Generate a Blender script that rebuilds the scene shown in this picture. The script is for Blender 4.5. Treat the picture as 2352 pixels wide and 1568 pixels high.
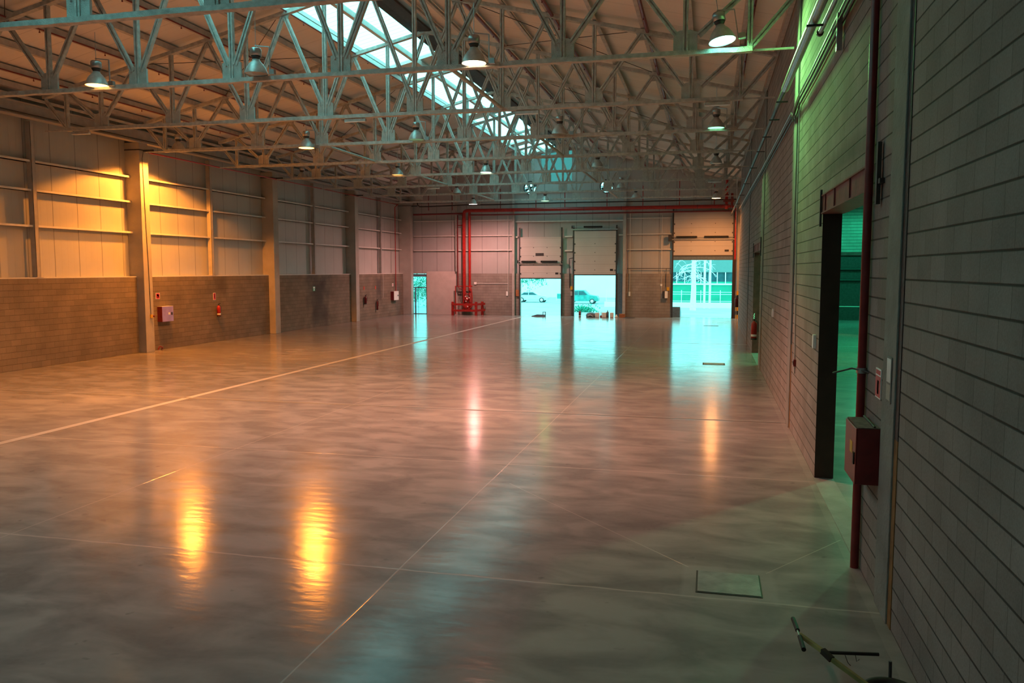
import bpy, bmesh, math, random
from mathutils import Vector, Matrix
random.seed(7)
for o in list(bpy.data.objects): bpy.data.objects.remove(o)
S = bpy.context.scene
col = S.collection
PI = math.pi

# ------------------------------------------------------------------ camera
cd = bpy.data.cameras.new('camera'); cam = bpy.data.objects.new('camera', cd); col.objects.link(cam)
S.camera = cam
cd.sensor_width = 36.0; cd.sensor_fit = 'HORIZONTAL'
cd.lens = 1874.9953 / 2352 * 36.0
cd.clip_start = 0.05; cd.clip_end = 600
YAW, PITCH, ROLL, CH = math.radians(13.5736), math.radians(5.0362), math.radians(0.0111), 3.2892
fw = Vector((-math.sin(YAW)*math.cos(PITCH), math.cos(YAW)*math.cos(PITCH), -math.sin(PITCH)))
rt = fw.cross(Vector((0, 0, 1))).normalized(); up = rt.cross(fw)
r2 = rt*math.cos(ROLL) + up*math.sin(ROLL); u2 = -rt*math.sin(ROLL) + up*math.cos(ROLL)
cam.matrix_world = Matrix(((r2.x, u2.x, -fw.x, 0), (r2.y, u2.y, -fw.y, 0), (r2.z, u2.z, -fw.z, CH), (0, 0, 0, 1)))

# ------------------------------------------------------------------ colour management and sky
S.view_settings.view_transform = 'Standard'; S.view_settings.look = 'None'
S.view_settings.gamma = 1; S.view_settings.use_curve_mapping = False
S.view_settings.exposure = 0.15
W = bpy.data.worlds.new('sky'); S.world = W; W.use_nodes = True
wn = W.node_tree.nodes; wl = W.node_tree.links
bg = wn['Background']
bg.inputs['Color'].default_value = (0.24, 1.0, 0.97, 1)
bg.inputs['Strength'].default_value = 3.8

# hall lamps: x, y, kind of light (colour, watts), lens brightness colour
ORANGE = (1.0, 0.36, 0.10); AMBER = (1.0, 0.29, 0.03); CORAL = (1.0, 0.42, 0.27); GREEN = (0.30, 1.0, 0.25); RED = (1.0, 0.40, 0.34); TEAL = (0.2, 1.0, 0.85)
LAMPS = [  # x, y, lens z, light colour, watts, lens emission colour, lens strength, label
    (-14.98, 17.86, 7.86, ORANGE, 6500, (1, .50, .14), 6, 'lit orange bell lamp at the upper left, nearest the left edge of the photo'),
    (-10.55, 17.86, 7.90, None, 0, None, 0, 'unlit grey bell lamp hanging at the upper left between two lit orange ones'),
    (-5.18, 17.86, 7.84, CORAL, 6500, (1, .70, .42), 9, 'lit peach coloured bell lamp hanging large at the top centre'),
    (0.15, 17.86, 7.98, GREEN, 1000, (.25, 1, .75), 12, 'brightest green bell lamp at the upper right beside the block wall'),
    (-20.2, 28.35, 7.90, AMBER, 4600, (1, .50, .10), 7, 'small lit amber bell lamp above the nearest concrete column'),
    (-14.46, 27.8, 7.72, AMBER, 3200, (1, .50, .10), 7, 'lit amber bell lamp left of centre, between the first and second column'),
    (-10.2, 27.8, 7.86, GREEN, 60, (.35, .6, .3), .35, 'faintly greenish unlit bell lamp left of the skylight end'),
    (-5.05, 27.8, 7.86, None, 0, None, 0, 'dark unlit bell lamp above the middle of the third truss'),
    (0.1, 27.8, 7.86, GREEN, 260, (.3, 1, .5), 2.0, 'dim green bell lamp on the right half hidden by its truss'),
    (-20.2, 38.3, 7.86, None, 0, None, 0, 'unlit bell lamp above the second concrete column on the left'),
    (-14.85, 37.8, 7.86, ORANGE, 160, (1, .45, .12), 2.0, 'bell lamp with a glowing orange underside, far left of centre'),
    (-10.4, 37.8, 7.86, TEAL, 500, (.8, 1, .8), 4, 'pale lit bell lamp with green glow on the chord below it'),
    (-5.1, 37.8, 7.96, None, 0, None, 0, 'unlit bell lamp hanging right of the round gable fans'),
    (0.17, 37.8, 7.96, None, 0, None, 0, 'dark unlit bell lamp on the far right between two roof trusses'),
    (-14.95, 47.7, 7.86, None, 0, None, 0, 'small unlit bell lamp, far away left of the left gable fan'),
    (-5.05, 47.7, 7.96, None, 0, None, 0, 'small unlit bell lamp just right of the right gable fan'),
    (-15.36, 52.63, 7.60, RED, 3600, (1, .72, .6), 8, 'small lit pink bell lamp in front of the red pipe riser'),
    (-10.5, 52.63, 7.72, GREEN, 220, (.5, 1, .6), 2.5, 'small lit green bell lamp above the first loading door'),
    (-4.65, 52.63, 7.80, None, 0, None, 0, 'small unlit bell lamp far away above the stretch between the second and third door'),
    (-5.18, 7.9, 7.9, (1, .42, .34), 550, (1, .6, .4), 6, 'added unseen peach bell lamp overhead, warm fill for the near right wall'),  # added lamp out of view, warm fill for the near right wall
    (0.29, 52.63, 7.68, ORANGE, 2700, (1, .6, .25), 9, 'small lit orange bell lamp in front of the rightmost loading door'),
]

# ------------------------------------------------------------------ materials
MATS = {}
def nd(nt, t, **kw):
    n = nt.nodes.new(t)
    for k, v in kw.items(): setattr(n, k, v)
    return n
def base(name):
    m = bpy.data.materials.new(name); m.use_nodes = True
    return m, m.node_tree, m.node_tree.nodes['Principled BSDF']
def mat(name, c, rough=.6, metal=0, var=.12, scale=3, bump=0, bscale=40, dirt=None, spec=.5):
    if name in MATS: return MATS[name]
    m, nt, b = base(name)
    tc = nd(nt, 'ShaderNodeTexCoord'); n = nd(nt, 'ShaderNodeTexNoise'); n.inputs['Scale'].default_value = scale; n.inputs['Detail'].default_value = 4
    nt.links.new(tc.outputs['Object'], n.inputs['Vector'])
    r = nd(nt, 'ShaderNodeValToRGB'); e = r.color_ramp.elements
    e[0].position = .3; e[1].position = .7
    d = dirt or tuple(x*(1-var) for x in c)
    e[0].color = (*[x*(1-var) for x in (d if dirt else c)], 1); e[1].color = (*[min(1, x*(1+var*.5)) for x in c], 1)
    nt.links.new(n.outputs['Fac'], r.inputs['Fac']); nt.links.new(r.outputs['Color'], b.inputs['Base Color'])
    b.inputs['Roughness'].default_value = rough; b.inputs['Metallic'].default_value = metal
    b.inputs['Specular IOR Level'].default_value = spec
    if bump:
        n2 = nd(nt, 'ShaderNodeTexNoise'); n2.inputs['Scale'].default_value = bscale; n2.inputs['Detail'].default_value = 3
        nt.links.new(tc.outputs['Object'], n2.inputs['Vector'])
        bp = nd(nt, 'ShaderNodeBump'); bp.inputs['Strength'].default_value = bump; bp.inputs['Distance'].default_value = .02
        nt.links.new(n2.outputs['Fac'], bp.inputs['Height']); nt.links.new(bp.outputs['Normal'], b.inputs['Normal'])
    MATS[name] = m; return m
def emit(name, c, s):
    if name in MATS: return MATS[name]
    m, nt, b = base(name); nt.nodes.remove(b)
    e = nd(nt, 'ShaderNodeEmission'); e.inputs['Color'].default_value = (*c, 1); e.inputs['Strength'].default_value = s
    nt.links.new(e.outputs[0], nt.nodes['Material Output'].inputs['Surface']); MATS[name] = m; return m
def M_(nt, op, a, b=None, c=None, clamp=False):
    n = nd(nt, 'ShaderNodeMath', operation=op); n.use_clamp = clamp
    for i, v in enumerate((a, b, c)):
        if v is None: continue
        if isinstance(v, (int, float)): n.inputs[i].default_value = v
        else: nt.links.new(v, n.inputs[i])
    return n.outputs[0]
def linemask(nt, coord, offset, period, half, soft):
    """1 on the line, 0 off it; lines at offset + k*period"""
    t = M_(nt, 'SUBTRACT', coord, offset)
    if period: t = M_(nt, 'SUBTRACT', t, M_(nt, 'MULTIPLY', M_(nt, 'ROUND', M_(nt, 'DIVIDE', t, period)), period))
    t = M_(nt, 'ABSOLUTE', t)
    return M_(nt, 'SUBTRACT', 1.0, M_(nt, 'DIVIDE', M_(nt, 'SUBTRACT', t, half), soft), clamp=True) if soft else M_(nt, 'LESS_THAN', t, half)
def mixc(nt, f, a, b):
    n = nd(nt, 'ShaderNodeMix', data_type='RGBA')
    if isinstance(f, (int, float)): n.inputs[0].default_value = f
    else: nt.links.new(f, n.inputs[0])
    for i, v in ((6, a), (7, b)):
        if isinstance(v, tuple): n.inputs[i].default_value = (*v, 1)
        else: nt.links.new(v, n.inputs[i])
    return n.outputs[2]
def blockwall(name, axis, c1, c2, joint, jh=.009, rough=.85, stains=()):
    m, nt, b = base(name)
    tc = nd(nt, 'ShaderNodeTexCoord'); sp = nd(nt, 'ShaderNodeSeparateXYZ'); nt.links.new(tc.outputs['Object'], sp.inputs[0])
    cb = nd(nt, 'ShaderNodeCombineXYZ'); nt.links.new(sp.outputs[axis], cb.inputs[0]); nt.links.new(sp.outputs['Z'], cb.inputs[1])
    br = nd(nt, 'ShaderNodeTexBrick'); br.offset = .5
    for k, v in (('Scale', 1), ('Mortar Size', .004), ('Mortar Smooth', .3), ('Brick Width', .4), ('Row Height', .2), ('Bias', 0)): br.inputs[k].default_value = v
    br.inputs['Color1'].default_value = (*c1, 1); br.inputs['Color2'].default_value = (*c2, 1)
    br.inputs['Mortar'].default_value = (*[x*.55 for x in c1], 1)
    nt.links.new(cb.outputs[0], br.inputs['Vector'])
    n = nd(nt, 'ShaderNodeTexNoise'); n.inputs['Scale'].default_value = 1.1; n.inputs['Detail'].default_value = 6; nt.links.new(tc.outputs['Object'], n.inputs['Vector'])
    n3 = nd(nt, 'ShaderNodeTexNoise'); n3.inputs['Scale'].default_value = 60; n3.inputs['Detail'].default_value = 3; nt.links.new(tc.outputs['Object'], n3.inputs['Vector'])
    hm = linemask(nt, sp.outputs['Z'], 0.0, .2, jh*.5, .006)
    wob = M_(nt, 'GREATER_THAN', M_(nt, 'ADD', n.outputs['Fac'], M_(nt, 'MULTIPLY', n3.outputs['Fac'], .3)), .52)
    hm = M_(nt, 'MULTIPLY', hm, M_(nt, 'ADD', M_(nt, 'MULTIPLY', wob, .45), .5))
    c = mixc(nt, hm, br.outputs['Color'], joint)
    v = M_(nt, 'ADD', M_(nt, 'MULTIPLY', n.outputs['Fac'], .8), .6)
    v = M_(nt, 'MULTIPLY', v, M_(nt, 'ADD', M_(nt, 'MULTIPLY', n3.outputs['Fac'], .5), .75))
    hs = nd(nt, 'ShaderNodeHueSaturation'); nt.links.new(c, hs.inputs['Color']); nt.links.new(v, hs.inputs['Value'])
    out = hs.outputs['Color']
    for (a, z0, wy, wz, colr, amt) in stains:      # stains with a shape of their own
        da = M_(nt, 'DIVIDE', M_(nt, 'ABSOLUTE', M_(nt, 'SUBTRACT', sp.outputs[axis], a)), wy)
        dz = M_(nt, 'DIVIDE', M_(nt, 'ABSOLUTE', M_(nt, 'SUBTRACT', sp.outputs['Z'], z0)), wz)
        d = M_(nt, 'ADD', M_(nt, 'MAXIMUM', da, dz), M_(nt, 'MULTIPLY', M_(nt, 'SUBTRACT', n.outputs['Fac'], .5), 1.6))
        f = M_(nt, 'MULTIPLY', M_(nt, 'SUBTRACT', 1.3, d, clamp=True), amt)
        out = mixc(nt, f, out, colr)
    nt.links.new(out, b.inputs['Base Color']); b.inputs['Roughness'].default_value = rough; b.inputs['Specular IOR Level'].default_value = .3
    bp = nd(nt, 'ShaderNodeBump'); bp.inputs['Strength'].default_value = .6; bp.inputs['Distance'].default_value = .01
    h = M_(nt, 'SUBTRACT', M_(nt, 'MULTIPLY', n3.outputs['Fac'], .25), M_(nt, 'ADD', hm, M_(nt, 'MULTIPLY', br.outputs['Fac'], .4)))
    nt.links.new(h, bp.inputs['Height']); nt.links.new(bp.outputs['Normal'], b.inputs['Normal'])
    MATS[name] = m; return m
def panelmat(name, c, axis, period, rough=.45, dark=.75, half=.012, spec=.4):
    m, nt, b = base(name)
    tc = nd(nt, 'ShaderNodeTexCoord'); sp = nd(nt, 'ShaderNodeSeparateXYZ'); nt.links.new(tc.outputs['Object'], sp.inputs[0])
    n = nd(nt, 'ShaderNodeTexNoise'); n.inputs['Scale'].default_value = .9; n.inputs['Detail'].default_value = 5; nt.links.new(tc.outputs['Object'], n.inputs['Vector'])
    lm = linemask(nt, sp.outputs[axis], 0, period, half, .006)
    lm2 = linemask(nt, sp.outputs[axis], 0.02, period/4, .004, .01)
    cc = mixc(nt, n.outputs['Fac'], tuple(x*.86 for x in c), tuple(min(1, x*1.1) for x in c))
    cc = mixc(nt, M_(nt, 'MULTIPLY', lm2, .10), cc, tuple(x*.5 for x in c))
    cc = mixc(nt, M_(nt, 'MULTIPLY', lm, dark), cc, tuple(x*.35 for x in c))
    nt.links.new(cc, b.inputs['Base Color']); b.inputs['Roughness'].default_value = rough; b.inputs['Specular IOR Level'].default_value = spec
    bp = nd(nt, 'ShaderNodeBump'); bp.inputs['Strength'].default_value = .4; bp.inputs['Distance'].default_value = .01
    nt.links.new(M_(nt, 'MULTIPLY', M_(nt, 'ADD', lm, M_(nt, 'MULTIPLY', lm2, .3)), -1.0), bp.inputs['Height']); nt.links.new(bp.outputs['Normal'], b.inputs['Normal'])
    MATS[name] = m; return m
def floormat():
    m, nt, b = base('polished concrete')
    tc = nd(nt, 'ShaderNodeTexCoord'); sp = nd(nt, 'ShaderNodeSeparateXYZ'); nt.links.new(tc.outputs['Object'], sp.inputs[0])
    X, Y = sp.outputs['X'], sp.outputs['Y']
    def noise(sc, det, dist=0, st=None):
        n = nd(nt, 'ShaderNodeTexNoise'); n.inputs['Scale'].default_value = sc; n.inputs['Detail'].default_value = det; n.inputs['Distortion'].default_value = dist
        if st:
            mp = nd(nt, 'ShaderNodeMapping'); mp.inputs['Scale'].default_value = st; mp.inputs['Rotation'].default_value = (0, 0, .25)
            nt.links.new(tc.outputs['Object'], mp.inputs['Vector']); nt.links.new(mp.outputs['Vector'], n.inputs['Vector'])
        else: nt.links.new(tc.outputs['Object'], n.inputs['Vector'])
        return n.outputs['Fac']
    big = noise(.28, 5, .6); mid = noise(1.5, 8, .5, (.7, 1.3, 1)); fine = noise(14, 4); spots = noise(5, 2)
    c = mixc(nt, big, (.18, .168, .16), (.42, .385, .355))
    r = nd(nt, 'ShaderNodeValToRGB'); r.color_ramp.elements[0].position = .38; r.color_ramp.elements[1].position = .62; nt.links.new(mid, r.inputs['Fac'])
    c = mixc(nt, M_(nt, 'MULTIPLY', r.outputs['Color'], .62), c, (.10, .093, .088))
    c = mixc(nt, M_(nt, 'MULTIPLY', fine, .25), c, (.34, .33, .32))
    c = mixc(nt, M_(nt, 'MULTIPLY', M_(nt, 'SUBTRACT', M_(nt, 'SUBTRACT', spots, .70), 0), 6, clamp=True), c, (.10, .095, .09))
    # wide pale construction joint along the hall, saw cuts and rough pour joints
    wob = M_(nt, 'MULTIPLY', M_(nt, 'SUBTRACT', noise(3, 3), .5), .05)
    Xw = M_(nt, 'ADD', X, wob); Yw = M_(nt, 'ADD', Y, wob)
    sl = M_(nt, 'ADD', X, M_(nt, 'MULTIPLY', M_(nt, 'SUBTRACT', Y, 20), -.008))
    strip = linemask(nt, sl, -12.98, 0, .085, .03)
    c = mixc(nt, M_(nt, 'MULTIPLY', strip, .6), c, (.46, .43, .41))
    edge = linemask(nt, sl, -12.87, 0, .008, .01)
    cuts = M_(nt, 'MAXIMUM', linemask(nt, X, -8.42, 0, .004, .008), linemask(nt, X, -3.26, 0, .005, .008))
    tr1 = linemask(nt, Yw, 8.2, 10.0, .010, .012); tr2 = linemask(nt, Yw, 13.22, 10.0, .012, .012)
    pour = linemask(nt, Yw, 18.25, 19.0, .045, .02)
    cuts = M_(nt, 'MAXIMUM', cuts, M_(nt, 'MAXIMUM', tr1, tr2))
    def seg(x0, y0, x1, y1):
        L = math.hypot(x1-x0, y1-y0); nx, ny = -(y1-y0)/L, (x1-x0)/L
        d = M_(nt, 'ADD', M_(nt, 'MULTIPLY', X, nx), M_(nt, 'MULTIPLY', Y, ny)); k = linemask(nt, d, nx*x0+ny*y0, 0, .003, .006)
        lim = M_(nt, 'MULTIPLY', M_(nt, 'GREATER_THAN', X, min(x0, x1)), M_(nt, 'LESS_THAN', X, max(x0, x1)))
        return M_(nt, 'MULTIPLY', k, lim)
    cuts = M_(nt, 'MAXIMUM', cuts, M_(nt, 'MAXIMUM', seg(-2.94, 12.01, -.16, 9.03), seg(.66, 9.02, 1.62, 10.39)))
    c = mixc(nt, M_(nt, 'MULTIPLY', cuts, .5), c, (.52, .46, .40))
    dk = M_(nt, 'MAXIMUM', M_(nt, 'MULTIPLY', pour, .95), M_(nt, 'MULTIPLY', edge, .7))
    c = mixc(nt, dk, c, (.07, .065, .06))
    halo = M_(nt, 'MULTIPLY', linemask(nt, Yw, 18.33, 19.0, .05, .06), .3); c = mixc(nt, halo, c, (.42, .40, .37))
    # grouted surrounds of the two covers
    for (cx, cy, hx, hy) in ((.26, 8.62, .45, .45), (.22, 29.25, .55, .45)):
        dd = M_(nt, 'MAXIMUM', M_(nt, 'SUBTRACT', M_(nt, 'ABSOLUTE', M_(nt, 'SUBTRACT', Xw, cx)), hx), M_(nt, 'SUBTRACT', M_(nt, 'ABSOLUTE', M_(nt, 'SUBTRACT', Yw, cy)), hy))
        c = mixc(nt, M_(nt, 'MULTIPLY', M_(nt, 'SUBTRACT', 1, M_(nt, 'DIVIDE', dd, .05), clamp=True), .3), c, (.40, .38, .36))
    # trowelled dusty band along the right wall
    wl_ = M_(nt, 'MULTIPLY', M_(nt, 'GREATER_THAN', Xw, 1.56), .2); c = mixc(nt, wl_, c, (.40, .37, .34))
    nt.links.new(c, b.inputs['Base Color'])
    rg = M_(nt, 'ADD', M_(nt, 'MULTIPLY', mid, .12), M_(nt, 'MULTIPLY', big, .08)); rg = M_(nt, 'ADD', rg, .065)
    rg = M_(nt, 'ADD', rg, M_(nt, 'MULTIPLY', M_(nt, 'MAXIMUM', strip, pour), .3))
    nt.links.new(rg, b.inputs['Roughness']); b.inputs['Specular IOR Level'].default_value = .15
    bp = nd(nt, 'ShaderNodeBump'); bp.inputs['Strength'].default_value = .35; bp.inputs['Distance'].default_value = .008
    h = M_(nt, 'ADD', M_(nt, 'MULTIPLY', noise(4.5, 3, 0, (.6, 1.5, 1)), 1.0), M_(nt, 'MULTIPLY', fine, .04)); h = M_(nt, 'SUBTRACT', h, M_(nt, 'MULTIPLY', cuts, .3))
    nt.links.new(h, bp.inputs['Height']); nt.links.new(bp.outputs['Normal'], b.inputs['Normal'])
    MATS['floor'] = m; return m

m_floor = floormat()
m_blkR = blockwall('grey split block', 'Y', (.24, .205, .195), (.29, .25, .24), (.06, .056, .052), .010, stains=((11.6, 4.75, 2.3, .16, (.07, .06, .055), .5),))
m_blkL = blockwall('block parapet', 'Y', (.20, .165, .125), (.24, .195, .15), (.11, .085, .065), .006,
                   stains=((43.3, 1.6, 1.3, 1.9, (.05, .05, .05), .75), (52.2, 2.1, .5, 1.0, (.06, .055, .055), .7), (33.4, 2.6, .6, .6, (.08, .07, .06), .6), (55.9, 1.5, .7, 1.6, (.12, .11, .11), .5)))
m_blkF = blockwall('block parapet end', 'X', (.27, .24, .22), (.31, .28, .25), (.15, .13, .12), .006)
m_blkA = blockwall('neighbour block', 'X', (.35, .35, .33), (.4, .4, .38), (.08, .08, .08), .02)
m_cladL = panelmat('sandwich panel left', (.50, .50, .48), 'Y', 1.15, .36)
m_cladF = panelmat('sandwich panel end', (.46, .46, .46), 'X', 1.15, .4)
m_ceil = panelmat('roof panel', (.80, .74, .69), 'Y', 1.15, .6, .5, .006)
m_truss = mat('sprayed steel', (.58, .58, .55), .9, 0, .25, 9, .9, 55)
m_gusset = mat('sprayed gusset', (.52, .52, .49), .9, 0, .14, 6, .8, 40)
m_purlin = mat('galvanised purlin', (.52, .50, .49), .55, .0, .2, 5)
m_rail = mat('painted rail', (.72, .70, .67), .5, 0, .1, 4)
m_post = mat('painted post', (.45, .43, .41), .55, 0, .15, 4)
m_conc = mat('column concrete', (.46, .43, .39), .8, 0, .2, 1.3, .4, 30)
m_pil = mat('pilaster concrete', (.25, .245, .235), .85, 0, .25, 2.2, .5, 25)
m_red = mat('red pipe paint', (.42, .022, .018), .28, 0, .25, 5)
m_red2 = mat('red guard paint', (.36, .018, .015), .45, 0, .2, 6)
m_dred = mat('dark red paint', (.20, .018, .02), .35, 0, .25, 6)
m_beam = mat('red oxide steel', (.19, .045, .045), .55, 0, .4, 4, .3, 20)
m_jamb = mat('dark jamb steel', (.045, .020, .016), .5, 0, .3, 4)
m_black = mat('black rubber', (.018, .018, .018), .55, 0, .3, 12)
m_dark = mat('dark steel', (.06, .06, .065), .45, .3, .3, 8)
m_gasket = mat('black joint filler', (.03, .033, .038), .6, 0, .5, 8, .5, 20)
m_rust = mat('bare board filler', (.26, .13, .045), .8, 0, .4, 8)
m_galv = mat('galvanised steel', (.45, .46, .47), .32, .75, .15, 12)
m_white = mat('white plastic', (.88, .88, .87), .45, 0, .05, 6)
m_yellow = mat('yellow box', (.72, .42, .03), .5, 0, .1, 6)
m_stripeY = mat('hazard yellow', (.80, .38, .01), .6, 0, .1, 6)
m_door = panelmat('sectional door skin', (.55, .53, .52), 'Z', .61, .4, .5, .006)
m_plast = mat('white plaster', (.62, .55, .52), .8, 0, .1, 2, .2, 20)
m_alu = mat('lamp aluminium', (.55, .56, .55), .4, .35, .2, 9)
m_cover = mat('steel floor cover', (.26, .26, .26), .5, .2, .35, 5, .3, 30)
m_purple = mat('cabinet door paint', (.36, .20, .50), .25, 0, .2, 3)
m_olive = mat('yellow green paint', (.36, .33, .12), .5, 0, .35, 6)
m_gp = mat('dusty cabinet top', (.20, .15, .13), .9, 0, .4, 20)
m_grd = mat('outdoor asphalt', (.40, .42, .42), .9, 0, .15, .3)
m_wht = mat('outdoor white render', (.95, .95, .95), .8, 0, .05, .3)
m_grn = mat('outdoor green cladding', (.01, .30, .19), .7, 0, .2, .5)
m_glz = mat('outdoor dark glazing', (.03, .10, .12), .1, 0, .4, 1)
m_bark = mat('pale bark', (.95, .95, .95), .9, 0, .1, 4)
m_leaf = mat('leaves', (.02, .30, .20), .8, 0, .4, 3)
m_silver = mat('silver car paint', (.62, .80, .80), .3, 0, .1, 2)
m_suv = mat('dark car paint', (.04, .30, .28), .3, 0, .3, 2)
m_blu = mat('blue grey plastic', (.12, .18, .24), .5, 0, .2, 8)
m_orangeb = mat('orange brown card', (.40, .15, .06), .8, 0, .2, 8)
m_bulb = mat('unlit lamp glass', (.4, .42, .4), .2, 0, .1, 5)
def glassmat():
    m, nt, b = base('clear glass'); nt.nodes.remove(b)
    t = nd(nt, 'ShaderNodeBsdfTransparent'); t.inputs['Color'].default_value = (.80, .95, .95, 1)
    g = nd(nt, 'ShaderNodeBsdfGlossy'); g.inputs['Roughness'].default_value = .02
    x = nd(nt, 'ShaderNodeMixShader'); x.inputs[0].default_value = .06
    nt.links.new(t.outputs[0], x.inputs[1]); nt.links.new(g.outputs[0], x.inputs[2]); nt.links.new(x.outputs[0], nt.nodes['Material Output'].inputs['Surface'])
    return m
m_glass = glassmat()
def sheetmat(name, trans, tcol, dcol, axis='Y', per=.33):
    """corrugated translucent roof light"""
    m, nt, b = base(name); nt.nodes.remove(b)
    tc = nd(nt, 'ShaderNodeTexCoord'); sp = nd(nt, 'ShaderNodeSeparateXYZ'); nt.links.new(tc.outputs['Object'], sp.inputs[0])
    lm = linemask(nt, sp.outputs[axis], 0, per, .006, .01)
    cc = mixc(nt, M_(nt, 'MULTIPLY', lm, .45), tcol, tuple(x*.5 for x in tcol))
    t = nd(nt, 'ShaderNodeBsdfTransparent'); nt.links.new(cc, t.inputs['Color'])
    g = nd(nt, 'ShaderNodeBsdfTranslucent'); g.inputs['Color'].default_value = (*dcol, 1)
    x = nd(nt, 'ShaderNodeMixShader'); x.inputs[0].default_value = trans
    nt.links.new(t.outputs[0], x.inputs[1]); nt.links.new(g.outputs[0], x.inputs[2]); nt.links.new(x.outputs[0], nt.nodes['Material Output'].inputs['Surface'])
    return m
m_sky = sheetmat('translucent roof sheet', .12, (1, .90, .90), (.9, .9, .9))
m_gable = sheetmat('gable glow sheet', .995, (.1, .12, .12), (.30, .34, .34), 'X', 1.0)

# ------------------------------------------------------------------ mesh helpers
class MB:
    def __init__(s): s.v = []; s.f = []; s.sm = []
    def add(s, vs, fs, smooth=False):
        n = len(s.v); s.v += [tuple(v) for v in vs]; s.f += [tuple(i+n for i in f) for f in fs]; s.sm += [smooth]*len(fs); return s
    def box(s, x0, x1, y0, y1, z0, z1):
        vs = [(x, y, z) for x in (x0, x1) for y in (y0, y1) for z in (z0, z1)]
        return s.add(vs, [(0, 1, 3, 2), (4, 6, 7, 5), (0, 4, 5, 1), (2, 3, 7, 6), (0, 2, 6, 4), (1, 5, 7, 3)])
    def bar(s, p, q, w, h, side=(0, 1, 0), seg=1, jit=0):
        p, q = Vector(p), Vector(q); d = (q-p).normalized(); a = Vector(side); a = (a - d*a.dot(d)).normalized(); b = d.cross(a)
        vs = []
        for i in range(seg+1):
            c = p.lerp(q, i/seg)
            for sa, sb in ((-1, -1), (1, -1), (1, 1), (-1, 1)):
                vs.append(c + a*(sa*w/2 + random.uniform(-jit, jit)) + b*(sb*h/2 + random.uniform(-jit, jit)))
        fs = [(0, 3, 2, 1), tuple(4*seg+i for i in range(4))]
        for i in range(seg):
            for k in range(4):
                fs.append((4*i+k, 4*i+(k+1) % 4, 4*i+4+(k+1) % 4, 4*i+4+k))
        return s.add(vs, fs)
    def angles(s, p, q, w, h, side=(0, 1, 0), gap=.03, off=(1, 0, 0), seg=1, jit=0):
        """two back-to-back sections with a slit between them"""
        p, q = Vector(p), Vector(q); d = (q-p).normalized(); sd = Vector(side); o = d.cross(sd).normalized()
        k = (w+gap)/4
        for t in (-1, 1): s.bar(p+o*t*k, q+o*t*k, h, (w-gap)/2, side, seg, jit)
        return s.bar(p, q, h*.3, w*.6, side)
    def tube(s, pts, r, n=10, cap=True, closed=False):
        pts = [Vector(p) for p in pts]; vs = []; fs = []; m = len(pts); prev = None
        for i, p in enumerate(pts):
            t = (pts[min(i+1, m-1)] - pts[max(i-1, 0)]).normalized()
            if prev is None:
                a = Vector((0, 0, 1)) if abs(t.z) < .9 else Vector((1, 0, 0)); a = (a - t*a.dot(t)).normalized()
            else: a = (prev - t*prev.dot(t)).normalized()
            prev = a; b = t.cross(a); rr = r[i] if isinstance(r, (list, tuple)) else r
            for k in range(n):
                w = 2*PI*k/n; vs.append(p + a*math.cos(w)*rr + b*math.sin(w)*rr)
        for i in range(m-1):
            for k in range(n): fs.append((i*n+k, i*n+(k+1) % n, (i+1)*n+(k+1) % n, (i+1)*n+k))
        s.add(vs, fs, True)
        if cap: s.add(vs[:n], [tuple(range(n))[::-1]]); s.add(vs[-n:], [tuple(range(n))])
        return s
    def lathe(s, prof, c=(0, 0, 0), n=20, axis='z'):
        vs = []; fs = []
        for r, z in prof:
            for k in range(n):
                w = 2*PI*k/n; x, y = r*math.cos(w), r*math.sin(w)
                v = {'z': (x, y, z), 'y': (x, z, y), 'x': (z, x, y)}[axis]; vs.append((v[0]+c[0], v[1]+c[1], v[2]+c[2]))
        for i in range(len(prof)-1):
            for k in range(n): fs.append((i*n+k, i*n+(k+1) % n, (i+1)*n+(k+1) % n, (i+1)*n+k))
        s.add(vs, fs, True); return s
    def disc(s, c, r, n=20, axis='z'):
        vs = []
        for k in range(n):
            w = 2*PI*k/n; x, y = r*math.cos(w), r*math.sin(w); v = {'z': (x, y, 0), 'y': (x, 0, y), 'x': (0, x, y)}[axis]; vs.append((v[0]+c[0], v[1]+c[1], v[2]+c[2]))
        return s.add(vs, [tuple(range(n))])
    def prism(s, poly, d0, d1, axis='y'):
        n = len(poly); f = {'y': lambda a, b, d: (a, d, b), 'x': lambda a, b, d: (d, a, b), 'z': lambda a, b, d: (a, b, d)}[axis]
        vs = [f(a, b, d0) for a, b in poly] + [f(a, b, d1) for a, b in poly]
        return s.add(vs, [tuple(range(n)), tuple(range(2*n-1, n-1, -1))] + [(i, (i+1) % n, n+(i+1) % n, n+i) for i in range(n)])
    def build(s, name, m, parent=None, bevel=0, origin=None):
        me = bpy.data.meshes.new(name); vs = s.v
        if origin: vs = [(v[0]-origin[0], v[1]-origin[1], v[2]-origin[2]) for v in vs]
        me.from_pydata(vs, [], s.f); me.polygons.foreach_set('use_smooth', s.sm)
        bm = bmesh.new(); bm.from_mesh(me); bmesh.ops.recalc_face_normals(bm, faces=bm.faces); bm.to_mesh(me); bm.free()
        me.materials.append(m); o = bpy.data.objects.new(name, me); col.objects.link(o)
        if origin: o.location = origin
        if parent: o.parent = parent
        if bevel:
            b = o.modifiers.new('bevel', 'BEVEL'); b.width = bevel; b.segments = 2; b.limit_method = 'ANGLE'
        return o
def tag(o, label=None, cat=None, group=None, kind=None):
    if label: o['label'] = label
    if cat: o['category'] = cat
    if group: o['group'] = group
    if kind: o['kind'] = kind
    return o
def thing(name, label, cat, loc=(0, 0, 0), group=None):
    o = bpy.data.objects.new(name, None); col.objects.link(o); o.location = loc; o.empty_display_size = .2
    return tag(o, label, cat, group)
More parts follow.
